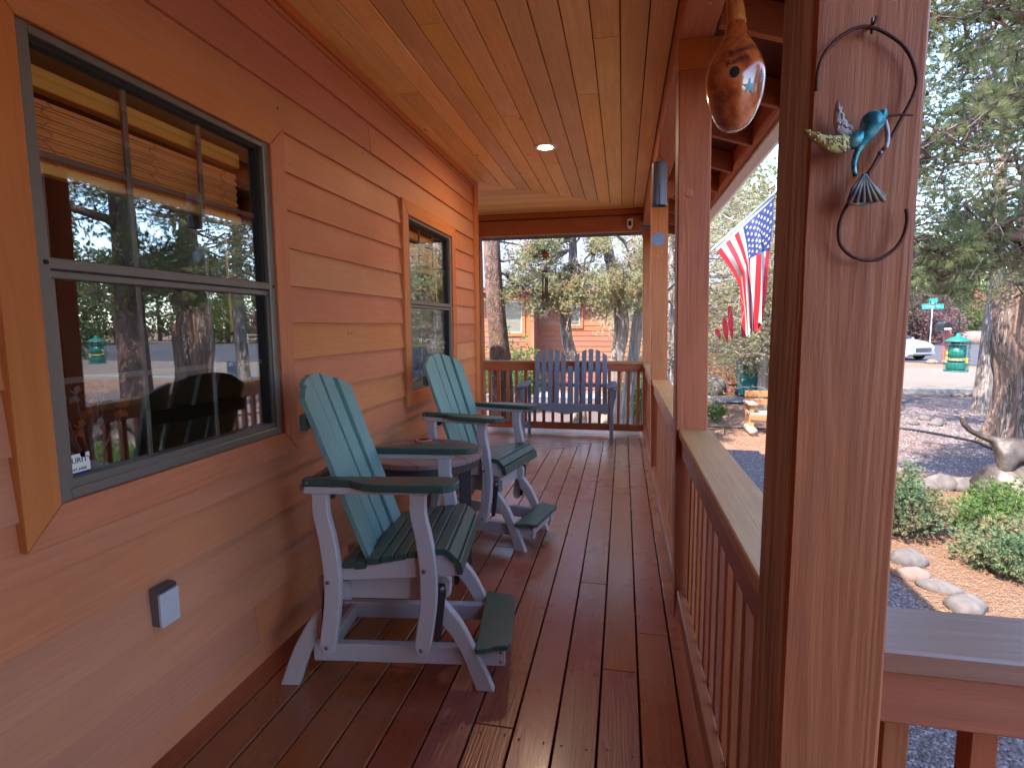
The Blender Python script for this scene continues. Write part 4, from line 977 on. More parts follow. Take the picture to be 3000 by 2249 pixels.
def puff(name, px, m, yy, parent, th=.007, bumps=30):
    P = [bp_(*q) for q in px]; sp_ = spline(P+P[:1], 3)[:-1]; n = len(sp_); c = np.mean(sp_, 0); vs = []; fs = []
    for f_, dy in ((1, 0), (.86, -.6), (.55, -.95), (.2, -1)):
        for q in sp_: vs.append((c[0]+(q[0]-c[0])*f_, yy+dy*th, c[1]+(q[1]-c[1])*f_))
    for f_ in (.6,):
        for q in sp_: vs.append((c[0]+(q[0]-c[0])*f_, yy+.5*th, c[1]+(q[1]-c[1])*f_))
    for L in range(3): fs += [(L*n+i, L*n+(i+1) % n, (L+1)*n+(i+1) % n, (L+1)*n+i) for i in range(n)]
    fs.append(tuple(range(3*n, 4*n))); fs += [(4*n+i, 4*n+(i+1) % n, (i+1) % n, i) for i in range(n)]; fs.append(tuple(range(5*n-1, 4*n-1, -1)))
    MB().add(vs, fs).build(name, m, parent, True)
    if bumps:
        mb = MB()
        for q in range(bumps):
            k_ = random.randrange(n); f_ = random.uniform(.1, .88); mb.lathe([(.0001, -.0022), (.0019, -.001), (.0019, .001), (.0001, .0022)], (c[0]+(sp_[k_][0]-c[0])*f_, yy-th*(1-f_**4), c[1]+(sp_[k_][1]-c[1])*f_), 6)
        mb.build('wing_relief', m, parent, True)
MB().tube(B(spline([(.300, 1.664), (.308, 1.668), (.318, 1.676), (.326, 1.684)], 3), -.013), [.005, .007, .009, .010, .0105, .010, .009, .008, .007, .006], 10).build('bird_shoulder', 'teal_paint', hb, True)
puff('wing', [(80, 495), (200, 535), (320, 568), (450, 570), (545, 600), (530, 660), (490, 700), (420, 715), (340, 700), (240, 640), (150, 570)], 'wing', -.014, hb, .006, 42)
puff('wing', [(395, 275), (430, 370), (480, 465), (550, 525), (565, 590), (500, 600), (420, 565), (380, 500), (370, 420), (378, 330)], 'wing2', -.006, hb, .005, 36)
tp = [(.3215, 1.624), (.327, 1.624), (.334, 1.612), (.3535, 1.593), (.349, 1.587), (.340, 1.585), (.331, 1.583), (.321, 1.581), (.312, 1.582), (.304, 1.586), (.309, 1.606)]
MB().prism([(x-.33, z-1.65) for x, z in tp], 'xz', -.018, -.012, c=.0015).build('tail', 'tail', hb)
for q in range(6):
    a = (.3235, 1.623); b = (.306+.0088*q, 1.585); MB().tube([(a[0]-.33, -.0185, a[1]-1.65), (b[0]-.33, -.0195, b[1]-1.65)], [.001, .0028], 6).build('tail_feather', 'tail', hb, True)
MB().tube(B(spline([(.330, 1.622), (.338, 1.637), (.345, 1.652), (.352, 1.662)], 3), -.008), .0024, 6).build('twig_vine', 'copper', hb, True)
MB().tube(B(spline([(.347, 1.694), (.3505, 1.682), (.352, 1.668), (.350, 1.657)], 3), -.012), .003, 6).build('bird_throat', 'wing2', hb, True)
MB().lathe([(.0001, -.004), (.004, 0), (.0001, .004)], (.343-.33, -.014, 1.6515-1.65), 8).build('berry', 'bolt', hb, True)

# ------------------------------------------------------------------ flag
fl = thing('flag', 'tattered stars and stripes flag hanging from an angled pole behind the posts', 'flag', (.41, 5.04, 1.75))
FO = Vector((.41, 5.04, 1.75))
P0 = Vector((.290, 5.04, 1.635)); P1 = Vector((1.225, 5.0, 2.50))
mb = MB(); mb.tube([P0-FO, P1-FO], .0125, 10); mb.build('flag_pole', 'alu', fl, True)
MB().tube([P1-FO, P1-FO+Vector((.02, 0, .018))], [.018, .012], 10).build('finial', 'alu', fl, True)
MB().cbox(-.124, -.112, -.025, .025, -.15, -.08, .003).tube([(-.12, 0, -.115), (-.07, 0, -.069)], .016, 10).build('pole_bracket', 'alu', fl)
fl.scale = (1.42, 1.42, 1.42); fl.location = Vector((0, 0, CAMZ))+(FO-Vector((0, 0, CAMZ)))*1.42
t0 = {0: (1.212, 2.455), .5: (.995, 2.245), 1: (.775, 2.035)}
def q3(a, b, c, s): return a+(b-a)*s*2 if s < .5 else b+(c-b)*(s-.5)*2
cols = []
T_ = [0, .2, .42, .7, 1.0]
ctrl = {0: [(1.212, 2.455), (1.214, 2.24), (1.193, 2.006), (1.185, 1.70), (1.160, 1.364)],
        .5: [(.995, 2.245), (1.035, 2.09), (1.055, 1.95), (1.075, 1.65), (1.089, 1.317)],
        1: [(.775, 2.035), (.875, 1.90), (.965, 1.745), (1.0, 1.50), (1.023, 1.277)]}
def cloth(s, t):
    pos = []
    for key in (0, .5, 1):
        xs = [c[0] for c in ctrl[key]]; zs = [c[1] for c in ctrl[key]]
        pos.append((np.interp(t, T_, xs), np.interp(t, T_, zs)))
    w0 = 2*(s-.5)*(s-1); w1 = -4*s*(s-1); w2 = 2*s*(s-.5)
    x = w0*pos[0][0]+w1*pos[1][0]+w2*pos[2][0]; z = w0*pos[0][1]+w1*pos[1][1]+w2*pos[2][1]
    env = min(1, t*2.2)
    y = 5.0+env*(.055*math.sin(s*13+t*1.5)+.025*math.sin(s*27+t*4+1))
    x += env*.012*math.sin(s*20+t*3)
    return Vector((x, y, z))-FO
def patch(name, s0, s1, t0_, t1_, m, ns=3, nt_=36, ragged=0):
    vs = []; 
    for i in range(nt_+1):
        for j in range(ns+1):
            s = s0+(s1-s0)*j/ns; te = t1_-(ragged*abs(math.sin(j*2.7+s0*40)) if ragged else 0); t = t0_+(te-t0_)*i/nt_
            vs.append(cloth(s, t))
    fs = [(i*(ns+1)+j, i*(ns+1)+j+1, (i+1)*(ns+1)+j+1, (i+1)*(ns+1)+j) for i in range(nt_) for j in range(ns)]
    return MB().add(vs, fs).build(name, m, fl, True)
for k in range(13):
    a, b = k/13, (k+1)/13; st_ = .4 if k < 7 else 0.0
    patch('stripe', a, b, st_, 1.0-(.12 if k == 10 else 0)-(.05 if k in (3, 8) else 0), 'red' if k % 2 == 0 else 'fwhite', ragged=.03)
can = patch('canton', 0, 7/13, 0, .4, 'navy', 12, 16)
def star(parent, s, t):
    c = cloth(s, t); du = (cloth(s+.01, t)-cloth(s-.01, t)).normalized(); dv = (cloth(s, t+.01)-cloth(s, t-.01)).normalized(); n = du.cross(dv).normalized()
    r0 = .0165; vs = []
    for sg in (1, -1):
        for q in range(10):
            a = math.pi/2+q*math.pi/5; r = r0 if q % 2 == 0 else r0*.4; vs.append(c+du*r*math.cos(a)-dv*r*math.sin(a)+n*.003*sg)
    mb = MB(); fs = [tuple(range(10)), tuple(range(19, 9, -1))]+[(i, (i+1) % 10, 10+(i+1) % 10, 10+i) for i in range(10)]
    mb.add(vs, fs).build('star', 'fwhite', parent)
for r_ in range(9):
    for c_ in range(6 if r_ % 2 == 0 else 5):
        star(can, (r_+1)/10*7/13, (.033+(c_*.066+(0 if r_ % 2 == 0 else .033))))
MB().add([cloth(s, 0)+o_ for s in np.linspace(0, 1, 12) for o_ in (Vector((0, 0, 0)), Vector((-.012, 0, .018)))], [(2*i, 2*i+1, 2*i+3, 2*i+2) for i in range(11)]).build('header_band', 'fwhite', fl)
for x0_, z0_, L_ in ((.90, 1.42, .30), (.86, 1.36, .22), (.80, 1.33, .09)):   # torn strips
    mb = MB(); vs = []
    for i in range(9):
        t = i/8; w = .022*math.sin(math.pi*min(1, .15+t*.9))+.002; vs += [Vector((x0_+.03*t-w, 5.03, z0_+L_*.5-L_*t))-FO, Vector((x0_+.03*t+w, 5.03+.01*math.sin(t*5), z0_+L_*.5-L_*t))-FO]
    mb.add(vs, [(2*i, 2*i+1, 2*i+3, 2*i+2) for i in range(8)]).build('torn_strip', 'red', fl, True)
# the strips hang together by threads
for x0_ in (.86, .92, .97):
    MB().tube([Vector((x0_+.02, 5.02, 1.40))-FO, Vector((x0_+.05, 5.02, 1.55))-FO, Vector((.975, 5.01, 1.66))-FO], .0015, 4).build('loose_thread', 'fwhite', fl)

# ------------------------------------------------------------------ foliage
def rand_dirs(n, r=RNG):
    v = r.normal(size=(n, 3)); return v/np.linalg.norm(v, axis=1, keepdims=True)
def needles(centers, axes, per, length, width, spread, r=RNG, lvar=.4):
    """per thin triangles at every centre, fanned about its axis"""
    n = len(centers); C = np.repeat(centers, per, 0); A = np.repeat(axes, per, 0)
    d = A+rand_dirs(n*per, r)*spread; d /= np.linalg.norm(d, axis=1, keepdims=True)
    L = length*(1-lvar*r.random(n*per))[:, None]
    p = np.cross(d, rand_dirs(n*per, r)); p /= np.linalg.norm(p, axis=1, keepdims=True)+1e-9; p *= width/2
    b = C+d*L*.05
    V = np.stack([b-p, b+p, C+d*L], 1).reshape(-1, 3); F = np.arange(len(V)).reshape(-1, 3); return V, F
def clumps(centers, axes, nspr, crad, per, length, width, spread, r=RNG, flat_=1.0):
    C = np.repeat(centers, nspr, 0); off = rand_dirs(len(C), r)*(crad*np.cbrt(r.random(len(C))))[:, None]; off[:, 2] *= flat_
    A = np.repeat(axes, nspr, 0)*.6+off/crad+rand_dirs(len(C), r)*.3; A /= np.linalg.norm(A, axis=1, keepdims=True)
    return needles(C+off, A, per, length, width, spread, r)
def jag(p, q, n=5, amp=.08, sag=0, r=RNG):
    p, q = np.array(p, float), np.array(q, float); L = np.linalg.norm(q-p); out = []
    for i in range(n+1):
        t = i/n; w = p+(q-p)*t+r.normal(size=3)*amp*L*math.sin(math.pi*t)*.6; w[2] -= sag*L*t*t; out.append(tuple(w))
    return out
def grow(mb, base, tip, rad, r, depth=2, nb=5, tips=None, amp=.07, sag=.05, blen=.45):
    pts = jag(base, tip, 6, amp, sag, r); n = len(pts)
    mb.tube(pts, [rad*(1-.8*i/(n-1)) for i in range(n)], 7 if depth > 1 else 5)
    L = np.linalg.norm(np.array(tip)-np.array(base)); ax = (np.array(tip)-np.array(base))/L
    if tips is not None:
        tips.append((np.array(pts[-1]), ax))
        if depth == 0:
            tips.append((np.array(pts[3]), ax))
    if depth > 0:
        for i in range(nb):
            t = .3+.7*(i+r.random())/nb; k = min(n-2, int(t*(n-1))); p = np.array(pts[k])+(np.array(pts[k+1])-np.array(pts[k]))*(t*(n-1)-k)
            d = ax*.55+rand_dirs(1, r)[0]*.75; d[2] = d[2]*.6; d /= np.linalg.norm(d)
            grow(mb, p, p+d*L*blen*(1.1-.5*t)*r.uniform(.6, 1.2), rad*(1-.75*t)*.55, r, depth-1, nb, tips, amp, sag, blen)
def crown_from(tips, name, m, parent, r, nspr, crad, per, length, width, spread, flat_=1.0, down=0.0, frac=1.0):
    T = [t for t in tips if r.random() < frac]
    C = np.array([t[0] for t in T]); A = np.array([t[1] for t in T]); A[:, 2] -= down
    V, F = clumps(C, A, nspr, crad, per, length, width, spread, r, flat_)
    return npmesh(name, V, F, m, parent)
def roughtube(mb, pts, rads, k, r, amp=.12):
    pts = spline(pts, 5); n = len(pts); rads = np.interp(np.linspace(0, 1, n), np.linspace(0, 1, len(rads)), rads)
    o = len(mb.v); vs = []; ph = r.uniform(0, 6.28, 4)
    for i, p in enumerate(pts):
        for j in range(k):
            a = 2*math.pi*j/k; w = rads[i]*(1+amp*math.sin(3*a+ph[0]+i*.22)+amp*.7*math.sin(5*a+ph[1]-i*.3)+amp*.4*math.sin(9*a+ph[2]+i*.5))
            vs.append((p[0]+w*math.cos(a), p[1]+w*math.sin(a), p[2]))
    mb.add(vs, [(i*k+j, i*k+(j+1) % k, (i+1)*k+(j+1) % k, (i+1)*k+j) for i in range(n-1) for j in range(k)])

# pine just outside the far railing
r = np.random.default_rng(11)
t = thing('pine_tree', 'rough barked pine trunk just beyond the left end of the far railing', 'tree', (-2.0, 8.85, G))
mb = MB(); roughtube(mb, [(0, 0, -.05), (.02, 0, 1.0), (-.05, 0, 2.2), (-.11, 0, 3.2), (-.12, .02, 4.6), (-.1, .0, 7), (0, 0, 9.5)], [.21, .18, .155, .135, .12, .09, .02], 22, r, .06)
mb.build('trunk', 'bark_p', t, True)
mb = MB(); tips = []
for z0, a, L in ((3.25, .1, .75), (3.0, .5, .55), (3.6, 1.0, .9), (4.6, 2.4, 1.3), (5.0, .4, 1.6), (5.6, 3.6, 1.6), (6.0, 5.0, 1.5), (6.8, 1.5, 1.4), (7.4, 4.2, 1.2), (8, .9, 1.0), (8.6, 3, .7)):
    grow(mb, (-.08, 0, z0), (-.08+L*math.cos(a), L*math.sin(a), z0-.25+.1*(z0 > 5)*3), .022, r, 1, 5, tips, .12, .12)
mb.build('branches', 'bark_p', t)
crown_from(tips, 'crown', 'pleaf', t, r, 5, .13, 26, .11, .005, .55)

# multi-trunk juniper whose branches droop before the neighbour's wall
r = np.random.default_rng(5)
t = thing('juniper_tree', 'shaggy multi trunk juniper with drooping pale foliage behind the bench', 'tree', (-.32, 9.5, G))
mb = MB()
roughtube(mb, [(-.38, -.2, -.05), (-.40, -.1, .6), (-.50, .0, 1.3), (-.66, .1, 1.95), (-.66, .15, 2.5), (-.55, .2, 3.3), (-.62, .2, 4.6)], [.15, .115, .105, .095, .09, .07, .03], 20, r, .13)
roughtube(mb, [(.05, 0, -.05), (.13, .0, .7), (.20, 0, 1.4), (.30, .0, 2.1), (.18, 0, 2.8), (-.0, .1, 3.6), (-.25, .1, 4.8)], [.17, .14, .12, .11, .10, .08, .03], 20, r, .13)
roughtube(mb, [(.35, .25, -.05), (.42, .3, .9), (.52, .3, 1.7), (.60, .3, 2.6), (.75, .3, 3.8), (.7, .3, 5.0)], [.13, .10, .09, .085, .06, .03], 18, r, .12)
mb.build('trunk', 'bark_j', t, True)
mb = MB(); tips = []
for i in range(13):
    tk = r.choice(3); x0 = (-.58, .1, .65)[tk]; z0 = r.uniform(3.3, 4.9)
    a = r.uniform(0, 6.28); L = r.uniform(.7, 1.35)
    if r.random() < .5: a = r.uniform(2.6, 4.6)
    grow(mb, (x0, .1, z0), (x0+L*math.cos(a), .1+L*math.sin(a)*.9, z0+r.uniform(-.35, .35)), .03, r, 2, 4, tips, .12, .22, .5)
for x0, z0, x1, z1 in ((-.6, 3.6, -1.25, 3.25), (-.6, 3.4, -1.5, 2.75), (-.55, 3.2, -1.2, 2.35), (-.6, 3.1, -.95, 2.3), (-.5, 3.3, -.3, 2.35), (-.1, 3.5, -.55, 2.75), (0, 3.3, .45, 2.6), (.2, 3.6, .7, 3.0), (-.6, 4.0, -1.0, 3.7), (-.2, 4.0, -.1, 3.4), (-.55, 2.9, -.55, 2.15), (.1, 3.0, .1, 2.3), (.5, 3.4, .35, 2.9)):
    for q in range(3):
        grow(mb, (x0, .05, z0), (x1+r.uniform(-.15, .15), -.45+r.uniform(-.3, .5), z1+r.uniform(-.1, .1)), .022, r, 2, 5, tips, .12, .12, .45)
mb.build('branches', 'twig', t)
sel = [q for q in tips if q[0][2] > 2.38]
crown_from(sel, 'crown', 'jleaf', t, r, 6, .11, 18, .045, .009, .9, 1.35, .55)
mb = MB()
for i in range(160):
    q = sel[r.integers(len(sel))][0]; d = rand_dirs(1, r)[0]*.22; d[2] = -abs(d[2])*1.1; mb.tube(jag(q, q+d, 4, .25, 0, r), [.004, .0035, .003, .002, .001], 4)
mb.build('dead_twigs', 'twig', t)['kind'] = 'stuff'

def conifer(name, label, cat, loc, h, rad, m, seed, bark='bark_j', low=.25, n=55, dens=6, nl=.09, nw=.016, per=14, group=None, trunk_r=.12, crad=.26, depth=1, sc=1.0):
    r = np.random.default_rng(seed); t = thing(name, label, cat, loc, 0, group)
    mb = MB(); roughtube(mb, [(0, 0, -.1), (.05, 0, h*.3), (-.04, .03, h*.6), (0, 0, h*.97)], [trunk_r, trunk_r*.8, trunk_r*.5, .01], 12, r, .1); mb.build('trunk', bark, t, True)
    mb = MB(); tips = []
    for i in range(n):
        f = low+(1-low)*(i+r.random())/n; z0 = h*f; L = rad*math.sqrt(max(.05, 1-((f-.42)/.62)**2))*r.uniform(.65, 1.12); a = r.uniform(0, 6.28)
        grow(mb, (0, 0, z0), (L*math.cos(a), L*math.sin(a), z0+r.uniform(-.25, .25)*L), trunk_r*.22, r, depth, 4, tips, .1, .08, .5)
    mb.build('branches', bark, t)
    crown_from(tips, 'crown', m, t, r, dens, crad, per, nl, nw, .9); return t
# trees filling the gaps
conifer('juniper_tree', 'tall juniper behind the old juniper with its trunk showing against the sky', 'tree', (8.3, 14.6, G), 9.5, 2.6, 'pleaf', 25, n=80, dens=7, nl=.10, nw=.010, low=.36, per=18, crad=.26, trunk_r=.2)
conifer('pine_tree', 'pine between the near post and the old juniper hanging over the driveway view', 'tree', (5.45, 13.9, G), 8.0, 2.6, 'pleaf', 26, 'bark_p', n=80, dens=7, nl=.10, nw=.009, low=.44, per=18, crad=.24, trunk_r=.11)
conifer('pinyon_tree', 'bushy pale green pinyon spreading low over the yard behind the flag', 'tree', (1.75, 14.3, G), 6.2, 2.3, 'jleaf', 21, n=95, dens=8, nl=.075, nw=.014, low=.12, per=15, crad=.24)
conifer('pinyon_tree', 'dense pinyon standing in front of the bins beyond the yard', 'tree', (3.6, 15.4, G), 5.6, 2.1, 'jleaf', 22, n=90, dens=8, nl=.075, nw=.014, low=.20, per=15, crad=.24)
conifer('juniper_tree', 'grey green juniper just outside the side railing between the far posts', 'tree', (.95, 11.2, G), 5.4, 1.3, 'jleaf', 23, n=70, dens=7, nl=.06, nw=.012, low=.12, per=14, crad=.18)

# the old juniper and big pine at the right
r = np.random.default_rng(31)
t = thing('old_juniper', 'thick twisted shaggy juniper trunk at the right with low spreading limbs', 'tree', (6.72, 10.9, G))
mb = MB()
roughtube(mb, [(0, 0, -.05), (.0, 0, .35), (.02, 0, 1.0), (-.08, 0, 1.7), (-.10, .0, 2.4), (.1, .1, 3.4), (.0, .1, 5.0), (.1, .1, 7.2)], [.46, .36, .32, .35, .33, .24, .14, .04], 44, r, .16)
roughtube(mb, [(.25, .05, -.05), (.28, 0, .6), (.33, 0, 1.4), (.38, 0, 2.2)], [.28, .2, .18, .16], 20, r, .15)
mb.build('trunk', 'bark_tan', t, True)
mb = MB(); tips = []
for i in range(46):
    z0 = r.uniform(2.3, 6.8); a = r.uniform(0, 6.28); L = r.uniform(1.2, 2.5)
    if r.random() < .5: a = r.uniform(2.2, 4.4)
    grow(mb, (0, 0, z0), (L*math.cos(a), L*math.sin(a), z0+r.uniform(-.3, .3)), .035, r, 2, 4, tips, .14, .08, .5)
mb.build('branches', 'bark_tan', t)
crown_from([q for q in tips if q[0][2] > 2.5], 'crown', 'pleaf', t, r, 6, .15, 18, .07, .007, .9, 1, .2, frac=.6)

r = np.random.default_rng(37)
t = thing('big_pine', 'dark barked big pine at the right edge with long limbs across the sky', 'tree', (5.50, 8.15, G))
mb = MB(); roughtube(mb, [(0, 0, -.05), (0, 0, .6), (.03, 0, 2), (0, 0, 4), (.05, 0, 7), (0, 0, 11)], [.33, .25, .22, .19, .14, .02], 26, r, .07); mb.build('trunk', 'bark_p', t, True)
mb = MB(); tips = []
def limb(pts, rad):
    pts = [np.array(p)-np.array([5.50, 8.15, G]) for p in pts]; sp_ = spline(pts, 5); n = len(sp_)
    mb.tube(sp_, [rad*(1-.7*i/(n-1)) for i in range(n)], 9)
    for i in range(2, n):
        for q in range(3):
            d = rand_dirs(1, r)[0]; d[2] = d[2]*.7+.05; L = r.uniform(.35, .95)
            grow(mb, sp_[min(i, n-1)], np.array(sp_[i])+d*L, rad*.22, r, 1, 4, tips, .16, .02, .55)
limb([(5.50, 8.15, 2.25), (4.9, 7.9, 2.42), (4.3, 7.6, 2.43), (3.9, 7.4, 2.33), (3.4, 7.2, 2.26)], .10)
limb([(5.50, 8.15, 3.9), (4.7, 7.5, 3.85), (4.1, 7.1, 3.78), (3.6, 6.9, 3.55), (2.9, 6.6, 3.2)], .085)
limb([(5.46, 8.15, 4.9), (4.6, 7.6, 4.75), (4.0, 7.2, 4.72), (3.3, 6.9, 4.62), (2.4, 6.4, 4.5)], .08)
limb([(5.46, 8.15, 5.2), (4.2, 7.0, 5.6), (3.3, 6.0, 5.5), (2.6, 5.2, 5.4)], .085)
limb([(5.46, 8.15, 5.9), (4.3, 7.4, 6.3), (3.2, 6.9, 6.6), (2.2, 6.6, 6.5)], .08)
limb([(5.50, 8.15, 3.2), (5.9, 7.3, 3.4), (6.4, 6.3, 3.5), (6.8, 5.2, 3.3)], .08)
limb([(5.50, 8.15, 4.5), (6.1, 8.6, 4.8), (7.4, 9.0, 5.0)], .08)
limb([(5.50, 8.15, 6.9), (4.6, 7.1, 7.4), (3.9, 6.0, 7.5)], .07)
limb([(5.50, 8.15, 7.9), (4.4, 8.6, 8.3), (3.4, 9.0, 8.4)], .06)
limb([(5.50, 8.15, 6.4), (5.6, 6.9, 6.7), (5.8, 5.6, 6.6)], .07)
mb.build('limbs', 'bark_p', t, True)
crown_from(tips, 'crown', 'pleaf', t, r, 4, .13, 34, .13, .0042, .6, frac=.85)
mb = MB()
for i in range(320):
    q = tips[r.integers(len(tips))][0]; d = rand_dirs(1, r)[0]*.38; mb.tube(jag(q, q+d, 4, .3, 0, r), [.005, .004, .003, .002, .001], 4)
mb.build('dead_twigs', 'twig', t)['kind'] = 'stuff'
# another pine further right, mirrored in the near window
conifer('pine_tree', 'tall slender pine in the yard mirrored in the near window', 'tree', (7.6, 5.2, G), 10, 1.9, 'pleaf', 41, 'bark_p', .28, 40, 5, .12, .008, 20, trunk_r=.22, crad=.22)

far = [('yellow green tree at the far kerb left of the sign', 'yleaf', 25, 66, 7, 3.2), ('dark tree at the street corner behind the white car', 'dleaf', 16.5, 47, 8, 3.2), ('low plum coloured tree beside the street sign', 'pinkleaf', 29, 62, 4.6, 3.4),
       ('tall round green tree behind the white car across the street', 'dleaf', 26, 64, 9.5, 4.0), ('plum coloured tree right of the bird feeder across the street', 'pinkleaf', 43, 66, 5.0, 3.2), ('big green tree across the street behind the sign', 'dleaf', 33, 72, 10, 5.0), ('yellow green tree across the street behind the feeder', 'yleaf', 40, 78, 9, 5.0),
       ('tall tree far right behind the old juniper', 'dleaf', 52, 70, 11, 5.5), ('yellow leaved tree at the far right edge', 'yleaf', 47, 62, 6, 2.6)]
for i, (lab, m, x, y, h, rad) in enumerate(far):
    conifer('street_tree', lab, 'tree', (x, y, G), h, rad, m, 60+i, 'bark_p', .15, 60, 6, .34, .09, 10, trunk_r=.25, crad=.75, depth=1)
# neighbouring trees not told apart: reflected in the window and seen as a green belt
prot = conifer('background_tree', 'green tree in the belt of trees far beyond the street', 'tree', (60, 58, G), 11, 4.6, 'dleaf', 90, 'bark_p', .12, 60, 6, .40, .12, 10, 'belt of far trees', .28, .9)
rb = np.random.default_rng(12)
spots = [(27, 84), (36, 92), (46, 90), (56, 84), (18, 88), (31, 80), (41, 84), (51, 96), (68, 74), (72, 60), (78, 46), (74, 33), (64, 22), (52, 12), (44, 2), (38, 30), (28, 16), (24, 7), (20, -2), (31, -8), (34, 12), (8, 96), (-3, 60), (4, 44), (-9, 46), (9, 58), (-16, 52)]
for x, y in spots:
    c = dup(prot); c.location = (x+rb.uniform(-1, 1), y+rb.uniform(-1, 1), G); c.rotation_euler = (0, 0, rb.uniform(0, 6.28)); s = rb.uniform(.75, 1.25); c.scale = (s, s, s)
for i, (lab, x, y, h) in enumerate((('leafy tree rising behind the neighbour house roof at the left', -3.5, 27, 9), ('tree behind the neighbour house right of the ridge', 5, 28, 9.5), ('tree behind the right end of the neighbour house', 7.4, 30, 8))):
    conifer('yard_tree', lab, 'tree', (x, y, G), h, 3.4, 'yleaf' if i else 'dleaf', 120+i, 'bark_p', .15, 60, 6, .22, .05, 12, trunk_r=.2, crad=.5)

def shrub(label, loc, rx, ry, h, m, seed, n=150, per=14, nl=.05, nw=.011, spr=8, crad=.09, group=None):
    r = np.random.default_rng(seed); t = thing('juniper_shrub', label, 'shrub', loc, 0, group); mb = MB(); tips = []
    for i in range(n):
        a = r.uniform(0, 6.28); q = math.sqrt(r.random()); z = h*(1-.55*q*q)*r.uniform(.45, 1.05)
        p = np.array((rx*q*math.cos(a), ry*q*math.sin(a), z)); b = np.array((rx*.25*math.cos(a), ry*.25*math.sin(a), .02))
        mb.tube(jag(b, p, 4, .12, 0, r), [.010, .008, .006, .004, .002], 5); d = (p-b)/np.linalg.norm(p-b)
        tips.append((p, d)); tips.append((p*.8+b*.2, d))
    mb.build('stems', 'twig', t)
    crown_from(tips, 'foliage', m, t, r, spr, crad, per, nl, nw, .75); return t
shrub('grey green juniper shrub beside the near post above the foreground stones', (2.72, 6.05, G), .48, .42, .68, 'shrubblue', 201)
shrub('bright green juniper shrub in front of the bronze statue', (3.92, 6.15, G), .60, .45, .52, 'shrub', 202, n=170)
shrub('sprawling blue green juniper shrub with bare twigs at the right edge', (3.52, 5.25, G), .62, .45, .40, 'shrubblue', 203, n=180)
shrub('feathery green juniper rising behind the far railing at the left', (-2.75, 13.2, G), .9, .7, 1.9, 'shrub', 204, n=110, nl=.09, nw=.016, crad=.14)
shrub('round pale green shrub at the foot of the neighbour wall', (-3.4, 16.6, G), .7, .5, .9, 'yleaf', 205, n=90, nl=.08, nw=.02)
shrub('green shrub low behind the juniper trunks at the corner post', (.35, 11.6, G), .55, .45, 1.35, 'shrub', 206, n=120, nl=.07, nw=.014)
shrub('small bright green plant beside the middle post on the dirt', (2.02, 12.5, G), .22, .22, .42, 'shrub', 207, n=40)
shrub('light green shrub across the street behind the bird feeder', (38, 60, G), 2.2, 1.4, 2.6, 'yleaf', 208, n=90, nl=.4, nw=.1, crad=.5)

# ------------------------------------------------------------------ neighbour's house
nb = thing('neighbour_house', 'red brown sided neighbour house with grey shingle roof', 'house', (0, 17, G))
def npart(mb, name, m): return mb.build(name, m, nb)
z = lambda w: w-G
def nrow(x0, x1, y, zlo, zhi, holes):
    zz = zlo
    while zz < zhi:
        segs = [(x0, x1)]
        for hx0, hx1, hz0, hz1 in holes:
            if zz+.16 > hz0 and zz < hz1:
                ns = []
                for a, b in segs:
                    if hx0 > a and hx0 < b: ns.append((a, hx0))
                    if hx1 < b and hx1 > a: ns.append((hx1, b))
                    if hx1 <= a or hx0 >= b: ns.append((a, b))
                segs = ns
        for a, b in segs:
            m = MB(); m.prism([(y-.022, zz), (y, zz), (y, zz+.175), (y-.008, zz+.175), (y-.022, zz+.004)], 'yz', a, b); npart(m, 'siding_board', 'nsiding')
        zz += .168
w1n = (-3.95, -3.12, z(1.18), z(2.17)); w2n = (-1.86, -1.37, z(1.40), z(2.05))
nrow(-6.0, -2.86, 0, .25, z(2.45), [w1n])
nrow(-2.74, 5.6, .9, .25, z(2.55), [w2n])
npart(MB().box(-6.0, -2.75, .005, .15, 0, z(2.5)).box(-2.9, -2.75, .15, .9, 0, z(2.5)).box(-2.74, 5.6, .905, 1.05, 0, z(2.6)).box(-6, -5.85, .15, 9, 0, z(2.5)).box(5.45, 5.6, 1.05, 9, 0, z(2.5)), 'wall', 'nsiding')
npart(MB().cbox(-2.97, -2.87, -.035, -.024, 0, z(2.45), .002, axis=2), 'corner_trim', 'ntrim')
npart(MB().cbox(-2.865, -2.735, -.04, .9, 0, z(2.45), .002, axis=2), 'corner_trim', 'nsiding')
for (a, b, c, d), yy, sill in ((w1n, 0, 1), (w2n, .9, 0)):
    w = bpy.data.objects.new('window', None); COL.objects.link(w); w.parent = nb
    MB().box(a, b, yy-.012, yy-.008, c, d).build('pane', 'glass', w)
    MB().box(a, b, yy-.03, yy-.0, c, c+.04).box(a, b, yy-.03, yy-.0, d-.04, d).box(a, a+.04, yy-.03, yy, c+.04, d-.04).box(b-.04, b, yy-.03, yy, c+.04, d-.04).build('frame', 'fwhite', w)
    MB().box(a-.10, a, yy-.05, yy, c-.1, d+.1).box(b, b+.10, yy-.05, yy, c-.1, d+.1).box(a, b, yy-.05, yy, d, d+.1).box(a, b, yy-.05, yy, c-.1, c).build('casing', 'ntrim', w)
    zz = c+.05
    while zz < d-.05:
        o = MB().box(a+.05, b-.05, yy-.006, yy-.003+.001, zz, zz+.030).build('blind_slat', 'nblind', w); zz += .035
npart(MB().cbox(-6.6, -2.62, -.42, -.38, z(2.43), z(2.58), .004, axis=0), 'fascia', 'nfascia')
npart(MB().cbox(-2.58, 6.2, .42, .46, z(2.50), z(2.64), .004, axis=0), 'fascia', 'nfascia')
npart(MB().box(-6.6, -2.62, -.378, .3, z(2.44), z(2.46)).box(-2.58, 6.2, .462, 1.2, z(2.51), z(2.53)), 'soffit', 'nsiding')
